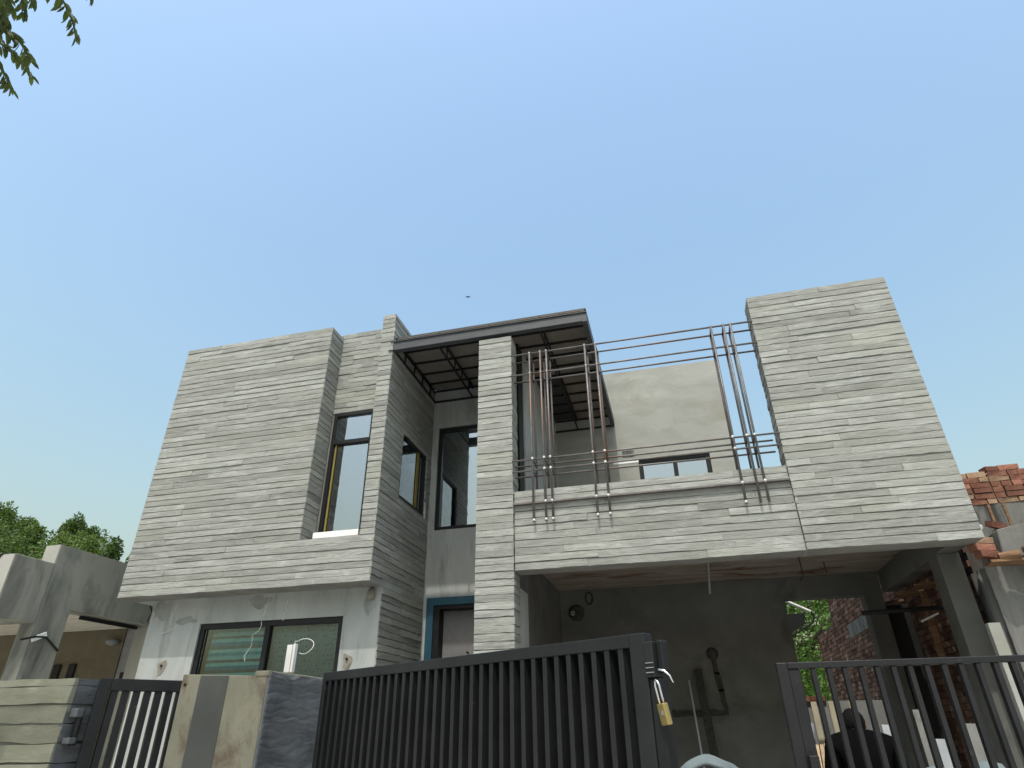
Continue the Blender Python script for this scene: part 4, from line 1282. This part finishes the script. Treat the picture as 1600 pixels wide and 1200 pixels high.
# ------------------------------------------------------------------ trees
def leaf_cloud(name, mat, parent, centres, n_per, size, spread, seed, droop=0.3):
    """many small leaf blades gathered in clumps"""
    g = np.random.default_rng(seed)
    V, Fs, T = [], [], []
    cs_ = np.array([c[:3] for c in centres])
    rs = np.array([c[3] for c in centres])
    st = np.array([c[4] if len(c) > 4 else 1.0 for c in centres])
    k = len(cs_)
    cid = np.repeat(np.arange(k), n_per)
    n = len(cid)
    d = g.normal(size=(n, 3))
    d /= np.linalg.norm(d, axis=1, keepdims=True)
    rad = rs[cid] * g.random(n) ** 0.45 * spread
    P = cs_[cid] + d * rad[:, None] * np.stack([np.ones(n), np.ones(n), st[cid]], 1)
    dirv = d + g.normal(size=(n, 3)) * 0.6
    dirv[:, 2] -= droop
    dirv /= np.linalg.norm(dirv, axis=1, keepdims=True)
    sd = np.cross(dirv, g.normal(size=(n, 3)))
    sd /= np.linalg.norm(sd, axis=1, keepdims=True) + 1e-9
    L = size * g.uniform(0.6, 1.3, n)
    w = L * g.uniform(0.16, 0.26, n)
    a = P - dirv * (L * 0.5)[:, None]
    b_ = P + dirv * (L * 0.5)[:, None]
    l = P + sd * w[:, None]
    r = P - sd * w[:, None]
    verts = np.stack([a, l, b_, r], 1).reshape(-1, 3)
    tone = np.clip(0.5 + (rng.random() - .5) * 0 + g.normal(0, 0.22, k)[cid] + g.normal(0, 0.15, n), 0, 1)
    me = bpy.data.meshes.new(name)
    me.vertices.add(n * 4)
    me.vertices.foreach_set("co", verts.ravel())
    me.loops.add(n * 4)
    me.loops.foreach_set("vertex_index", np.arange(n * 4))
    me.polygons.add(n)
    me.polygons.foreach_set("loop_start", np.arange(n) * 4)
    at = me.attributes.new("tone", 'FLOAT', 'POINT')
    at.data.foreach_set("value", np.repeat(tone, 4))
    me.update(calc_edges=True)
    me.materials.append(mat)
    o = bpy.data.objects.new(name, me)
    C.objects.link(o)
    attach(o, parent)
    return o


def tree(name, base, top, rad, label, seed, mat='leaf', leaf=0.11, n_cl=70, n_per=1000, plumes=6, zlow=0.35):
    rr = random.Random(seed)
    t = thing(name, base, label, "tree", "trees behind the houses")
    H = top - base[2]
    cz = base[2] + H * (1 + zlow) / 2
    hz = H * (1 - zlow) / 2
    cen = []
    while len(cen) < n_cl:
        p = Vector((rr.uniform(-1, 1), rr.uniform(-1, 1), rr.uniform(-1, 1)))
        if 0.35 < p.length < 1:
            cen.append((base[0] + p.x * rad, base[1] + p.y * rad, cz + p.z * hz * 0.86, rr.uniform(0.5, 0.85) * rad * 0.42, rr.uniform(0.7, 1.0)))
    for i in range(plumes):
        a = rr.uniform(0, 6.28)
        q = rr.uniform(0.0, 0.75)
        cen.append((base[0] + q * rad * math.cos(a), base[1] + q * rad * math.sin(a), cz + hz * math.sqrt(max(0.05, 1 - q * q)) * rr.uniform(0.85, 0.98), rad * 0.085, rr.uniform(1.8, 2.6)))
    tk = MB()
    tk.tube([(base[0], base[1], 0), (base[0] + 0.1, base[1], H * 0.3), (base[0] - 0.1, base[1] + 0.1, H * 0.6), (base[0], base[1], H * 0.85)], [rad * 0.09, rad * 0.07, rad * 0.045, rad * 0.015], 10)
    for c in cen[::3]:
        z0 = base[2] + H * rr.uniform(0.3, 0.6)
        p0 = Vector((base[0], base[1], z0))
        p1 = Vector(c[:3])
        tk.tube([p0, p0.lerp(p1, 0.5) + Vector((0, 0, 0.25)), p1], [rad * 0.03, rad * 0.02, rad * 0.006], 6)
    tk.build("trunk", M['bark'], t, smooth=True)
    cr = leaf_cloud("crown", M[mat], t, cen, n_per, leaf, 1.35, seed)
    return t


tree("leafy_tree", (-20.9, 15.0, 0), 7.75, 2.9, "tallest leafy tree rising behind the stained house at the far left", 31, plumes=12)
tree("leafy_tree", (-19.1, 16.2, 0), 7.75, 2.2, "leafy tree second from the left behind the stained house", 27, plumes=8, n_cl=60)
tree("leafy_tree", (-17.3, 15.4, 0), 6.95, 2.1, "middle leafy tree behind the stepped parapet of the stained house", 22, plumes=7, n_cl=36)
tree("leafy_tree", (-15.35, 15.8, 0), 6.2, 1.1, "small leafy tree peeking out beside the main house's left edge", 23, plumes=5, n_cl=22, n_per=600)
tree("leafy_tree", (2.9, 22.0, 0), 8.0, 3.6, "bright green tree seen through the carport opening", 24, 'leaf_bright', leaf=0.13, n_cl=80, n_per=1000, zlow=0.1)

# tree over the street at the upper left: only the tips of its sprays hang into view
ot = thing("overhanging_tree", (-4.6, -0.6, 0), "tree whose feathery leaf sprays hang into the upper left corner", "tree")
tk = MB()
tk.tube([(-4.6, -0.6, 0), (-4.65, -0.5, 1.5), (-4.5, -0.3, 3.0), (-4.3, 0.1, 4.6), (-4.0, 0.5, 6.2)], [0.16, 0.14, 0.11, 0.08, 0.03], 12)
tk.tube([(-4.4, -0.1, 3.6), (-3.4, 0.1, 4.4), (-2.6, 0.35, 4.4), (-2.3, 0.6, 4.05)], [0.06, 0.04, 0.02, 0.006], 8)
tk.tube([(-4.3, 0.1, 4.6), (-3.2, 0.2, 5.0), (-2.4, 0.4, 4.75), (-2.1, 0.62, 4.25)], [0.05, 0.03, 0.015, 0.006], 8)
tk.tube([(-4.2, 0.2, 5.0), (-4.0, 1.0, 6.0), (-3.7, 1.4, 6.4)], [0.05, 0.03, 0.01], 8)
tk.tube([(-4.1, 0.3, 5.6), (-3.4, 0.2, 6.8), (-2.6, -0.1, 7.6), (-2.0, -0.2, 8.0)], [0.05, 0.035, 0.02, 0.008], 8)
tk.build("trunk", M['bark'], ot, smooth=True)
lf = MB()
fwd = fw.copy()


def spray(pts, n, L, seed, both=True):
    """a pinnate leaf: curved stalk with paired drooping leaflets"""
    rr = random.Random(seed)
    pts = [Vector(p) for p in pts]
    lf.cur = 0.3
    lf.tube(pts, [0.0035] * (len(pts) - 1) + [0.0015], 5)
    seg = []
    for i in range(n):
        t = (i + 0.6) / n * (len(pts) - 1)
        k = min(int(t), len(pts) - 2)
        p = pts[k].lerp(pts[k + 1], t - k)
        d = (pts[k + 1] - pts[k]).normalized()
        seg.append((p, d, i / n))
    for p, d, t in seg:
        sidev = d.cross(fwd).normalized()
        for s in (-1, 1) if both else (-1,):
            dr_ = (sidev * s * rr.uniform(0.35, 0.8) + d * 0.55 + Vector((0, 0, -rr.uniform(0.5, 0.95))) + fwd * rr.uniform(-0.4, 0.4)).normalized()
            ll = L * rr.uniform(0.85, 1.3) * (1 - 0.2 * t)
            wv = dr_.cross(fwd * 0.8 + Vector((rr.uniform(-.5, .5), rr.uniform(-.5, .5), rr.uniform(-.5, .5)))).normalized() * ll * rr.uniform(0.13, 0.18)
            nrm = dr_.cross(wv).normalized() * ll * 0.06
            lf.cur = min(1, max(0, rr.gauss(0.45, 0.25)))
            a, b2 = p, p + dr_ * ll
            m1 = p + dr_ * ll * 0.35
            m2 = p + dr_ * ll * 0.72
            lf.add([a, m1 + wv - nrm, m2 + wv * 0.8 - nrm, b2, m2 - wv * 0.8 - nrm, m1 - wv - nrm, m1, m2], [(0, 1, 6), (1, 2, 7, 6), (2, 3, 7), (3, 4, 7), (4, 5, 6, 7), (5, 0, 6)])


E0 = Vector((0, 0, 1.6))


def at_px(px, py, dist):
    """point at a given distance on the line of sight (layout aid, 1600x1200 photo)"""
    d = fw + r2 * ((px - 800) / 965.615) - u2 * ((py - 600) / 965.615)
    return E0 + d.normalized() * dist


for k, (pp, n, L, dist) in enumerate([
        ([(80, -40), (98, 0), (112, 28), (119, 58)], 13, 0.052, 3.2), ([(-25, 20), (5, 42), (28, 62), (48, 92)], 16, 0.05, 3.15), ([(-15, 60), (18, 78), (36, 96), (50, 118)], 15, 0.045, 3.3),
        ([(-40, 60), (-8, 90), (8, 118), (17, 138)], 15, 0.045, 3.1), ([(20, -50), (32, -20), (36, 6), (38, 20)], 12, 0.05, 3.25), ([(40, -50), (50, -24), (52, -8), (52, 6)], 7, 0.05, 3.0),
        ([(-30, -30), (-8, -10), (4, 12), (10, 34)], 18, 0.052, 3.1), ([(-35, -10), (-12, 8), (2, 24), (12, 40)], 18, 0.05, 3.3), ([(-20, -40), (2, -25), (14, -5), (20, 14)], 14, 0.052, 3.0),
        ([(120, -60), (132, -35), (140, -15), (143, -6)], 7, 0.045, 3.2), ([(40, -60), (62, -32), (74, -14), (80, -8)], 8, 0.04, 3.3), ([(-60, 10), (-30, 20), (-6, 40), (2, 62)], 9, 0.05, 3.4)]):
    spray([at_px(x, y, dist + 0.03 * i) for i, (x, y) in enumerate(pp)], n, L, 40 + k)
def in_view(p, mg=90):
    d = Vector(p) - E0
    z = d.dot(fw)
    if z < 0.05:
        return False
    x, y = 800 + 965.6 * d.dot(r2) / z, 600 - 965.6 * d.dot(u2) / z
    return -mg < x < 1600 + mg and -mg < y < 1200 + mg


rr = random.Random(5)
for k in range(420):
    c = Vector((rr.gauss(-4.05, 0.75), rr.gauss(1.15, 0.55), rr.gauss(6.2, 0.6)))
    if k < 150:
        c = Vector((rr.uniform(-4.4, -3.3), rr.uniform(-0.6, 0.3), rr.uniform(4.2, 5.6)))
    a = rr.uniform(0, 6.28)
    d = Vector((math.cos(a), math.sin(a), -0.5)) * 0.13
    if in_view(c) or in_view(c + d * 2):
        continue
    spray([c, c + d + Vector((0, 0, 0.05)), c + d * 2], 6, 0.07, 900 + k)
for k in range(640):
    T = Vector((rr.uniform(-4.6, -2.05), 3.18, rr.uniform(1.2, 2.0)))
    c = T + sdir * ((rr.uniform(5.6, 9.0) - T.z) / sdir.z) + Vector((rr.gauss(0, 0.05), rr.gauss(0, 0.08), 0))
    a = rr.uniform(0, 6.28)
    d = Vector((math.cos(a), math.sin(a), -0.4)) * 0.12
    if in_view(c) or in_view(c + d * 2) or math.sin(c.x * 5 + c.z) + math.sin(c.x * 11) * 0.6 < -0.35:
        continue
    spray([c, c + d + Vector((0, 0, 0.04)), c + d * 2], 6, 0.085, 3000 + k)
o_ = lf.build("leaf_sprays", M['leaf_near'], ot)
o_["kind"] = "stuff"

# ------------------------------------------------------------------ bird
bp_ = Vector((-15.53, 45.0, 37.92))
bd = thing("bird", tuple(bp_), "small dark bird gliding in the sky above the canopy", "bird")
MB().tube([bp_ + Vector((-0.02, -0.12, 0)), bp_ + Vector((0, -0.06, 0.01)), bp_, bp_ + Vector((0, 0.14, 0)), bp_ + Vector((0, 0.24, 0))], [0.012, 0.035, 0.045, 0.03, 0.008], 8).build("body", M['black_cloth'], bd, smooth=True)
for s in (-1, 1):
    MB().add([bp_ + Vector((0.02 * s, -0.06, 0.02)), bp_ + Vector((0.16 * s, -0.07, 0.05 - 0.01 * s)), bp_ + Vector((0.29 * s, 0.02, 0.0 - 0.03 * s)), bp_ + Vector((0.15 * s, 0.05, 0.04 - 0.01 * s)), bp_ + Vector((0.02 * s, 0.08, 0.02)),
              bp_ + Vector((0.10 * s, 0.0, 0.06 - 0.01 * s))], [(0, 1, 5), (1, 2, 5), (2, 3, 5), (3, 4, 5), (4, 0, 5), (0, 4, 3, 2, 1)]).build("wing", M['black_cloth'], bd)

# ------------------------------------------------------------------ person
def skin_obj(name, nodes, edges, mat, parent, sub=2, loc=None, root=0):
    me = bpy.data.meshes.new(name)
    me.from_pydata([n[:3] for n in nodes], edges, [])
    o = bpy.data.objects.new(name, me)
    C.objects.link(o)
    sk = o.modifiers.new("skin", 'SKIN')
    sk.use_smooth_shade = True
    lay_ = me.skin_vertices[0].data if me.skin_vertices else None
    if lay_ is None:
        bpy.context.view_layer.objects.active = o
        bpy.ops.mesh.customdata_skin_add()
        lay_ = me.skin_vertices[0].data
    for i, n in enumerate(nodes):
        rx, ry = (n[3], n[4]) if len(n) > 4 else (n[3], n[3])
        lay_[i].radius = (rx, ry)
        lay_[i].use_root = (i == root)
    ss = o.modifiers.new("sub", 'SUBSURF')
    ss.levels = sub
    ss.render_levels = sub
    me.materials.append(mat)
    attach(o, parent)
    return o


PX, PY = 1.28, 6.15
pe = thing("person", (PX, PY, 0), "person in black clothes with bowed head standing behind the closed gate", "person")


def Pn(x, y, z, *r):
    return (PX + x, PY + y, z, *r)


body_n = [Pn(0, 0, 0.93, 0.13, 0.10), Pn(0, 0.02, 1.12, 0.12, 0.09), Pn(0, 0.06, 1.34, 0.15, 0.10), Pn(0, 0.11, 1.49, 0.10, 0.08), Pn(0, 0.16, 1.54, 0.055), Pn(0.005, 0.20, 1.575, 0.06), Pn(0.01, 0.235, 1.62, 0.080, 0.09), Pn(0.01, 0.245, 1.675, 0.068, 0.08),
          Pn(-0.19, 0.11, 1.46, 0.055), Pn(-0.25, 0.13, 1.20, 0.042), Pn(-0.22, 0.30, 1.03, 0.034), Pn(-0.21, 0.37, 0.99, 0.028),
          Pn(0.19, 0.11, 1.46, 0.055), Pn(0.25, 0.13, 1.20, 0.042), Pn(0.22, 0.30, 1.03, 0.034), Pn(0.21, 0.37, 0.99, 0.028),
          Pn(-0.09, 0, 0.86, 0.085), Pn(-0.10, 0.0, 0.48, 0.06), Pn(-0.11, -0.02, 0.10, 0.042), Pn(-0.11, 0.12, 0.05, 0.038),
          Pn(0.09, 0, 0.86, 0.085), Pn(0.10, 0.0, 0.48, 0.06), Pn(0.11, -0.02, 0.10, 0.042), Pn(0.11, 0.12, 0.05, 0.038)]
body_e = [(0, 1), (1, 2), (2, 3), (3, 4), (4, 5), (5, 6), (6, 7), (3, 8), (8, 9), (9, 10), (10, 11), (3, 12), (12, 13), (13, 14), (14, 15), (0, 16), (16, 17), (17, 18), (18, 19), (0, 20), (20, 21), (21, 22), (22, 23)]
for base, s in ((11, -1), (15, 1)):
    bx0 = body_n[base][0] - PX
    k0 = len(body_n)
    body_n.append(Pn(bx0, 0.42, 0.96, 0.034, 0.016))
    body_e.append((base, k0))
    for fi in range(4):
        off = (fi - 1.5) * 0.019
        ln = (0.062, 0.075, 0.07, 0.055)[fi]
        i0 = len(body_n)
        body_n += [Pn(bx0 + off, 0.455, 0.942, 0.009), Pn(bx0 + off * 1.1, 0.455 + ln * 0.6, 0.922, 0.008), Pn(bx0 + off * 1.1, 0.455 + ln * 0.9, 0.895, 0.0065)]
        body_e += [(k0, i0), (i0, i0 + 1), (i0 + 1, i0 + 2)]
    i0 = len(body_n)
    body_n += [Pn(bx0 - s * 0.034, 0.412, 0.945, 0.010), Pn(bx0 - s * 0.05, 0.442, 0.925, 0.0085)]
    body_e += [(k0, i0), (i0, i0 + 1)]
skin_obj("body", body_n, body_e, M['skin'], pe)
skin_obj("shirt", [Pn(0, 0, 0.80, 0.165, 0.135), Pn(0, 0.02, 1.12, 0.165, 0.125), Pn(0, 0.06, 1.34, 0.20, 0.14), Pn(0, 0.11, 1.49, 0.155, 0.115), Pn(0, 0.155, 1.55, 0.085, 0.085),
                   Pn(-0.20, 0.11, 1.47, 0.092), Pn(-0.26, 0.13, 1.20, 0.072), Pn(-0.225, 0.28, 1.05, 0.055), Pn(0.20, 0.11, 1.47, 0.092), Pn(0.26, 0.13, 1.20, 0.072), Pn(0.225, 0.28, 1.05, 0.055)],
         [(0, 1), (1, 2), (2, 3), (3, 4), (3, 5), (5, 6), (6, 7), (3, 8), (8, 9), (9, 10)], M['black_cloth'], pe)
skin_obj("trousers", [Pn(0, 0, 0.93, 0.15, 0.125), Pn(-0.09, 0, 0.83, 0.105), Pn(-0.10, 0, 0.48, 0.085), Pn(-0.11, -0.02, 0.10, 0.075), Pn(0.09, 0, 0.83, 0.105), Pn(0.10, 0, 0.48, 0.085), Pn(0.11, -0.02, 0.10, 0.075)],
         [(0, 1), (1, 2), (2, 3), (0, 4), (4, 5), (5, 6)], M['trouser'], pe)
hr = MB()
hc = Vector((PX + 0.01, PY + 0.225, 1.64))
for j in range(9):
    th = math.pi * 0.70 * j / 8
    for i in range(20):
        a = 2 * math.pi * i / 20
        rad_ = 1.0 + 0.03 * math.sin(i * 5 + j * 3)
        hr.v.append((hc.x + 0.088 * rad_ * math.sin(th) * math.cos(a), hc.y + 0.10 * rad_ * math.sin(th) * math.sin(a), hc.z + 0.10 * rad_ * math.cos(th) + (0.05 * max(0, math.sin(a)) * (j / 8))))
        hr.t.append(0.5)
for j in range(8):
    for i in range(20):
        i2 = (i + 1) % 20
        hr.f.append((j * 20 + i, (j + 1) * 20 + i, (j + 1) * 20 + i2, j * 20 + i2))
hr.build("hair", M['hair'], pe, smooth=True)
for s in (-1, 1):
    MB().lathe((PX + 0.01 + s * 0.084, PY + 0.245, 1.59), [(0.004, 0), (0.013, 0.012), (0.015, 0.035), (0.01, 0.055), (0.003, 0.06)], 8).build("ear", M['skin'], pe, smooth=True)
    MB().lathe((PX + 0.01 + s * 0.032, PY + 0.325, 1.622), [(0.002, -0.008), (0.011, 0), (0.002, 0.008)], 8).build("eye", M['hair'], pe, smooth=True)
    MB().obox((PX + s * 0.11, PY + 0.06, 0.045), (0.045, 0, 0), (0, 0.13, 0), (0, 0, 0.04)).build("shoe", M['black_cloth'], pe, 0.025)
MB().obox((PX + 0.01, PY + 0.338, 1.595), (0.012, 0, 0), (0, 0.014, -0.004), (0, 0.004, 0.022)).build("nose", M['skin'], pe, 0.008)
MB().obox((PX + 0.01, PY + 0.322, 1.558), (0.022, 0, 0), (0, 0.006, 0), (0, 0, 0.006)).build("mouth", M['maroon'], pe, 0.003)
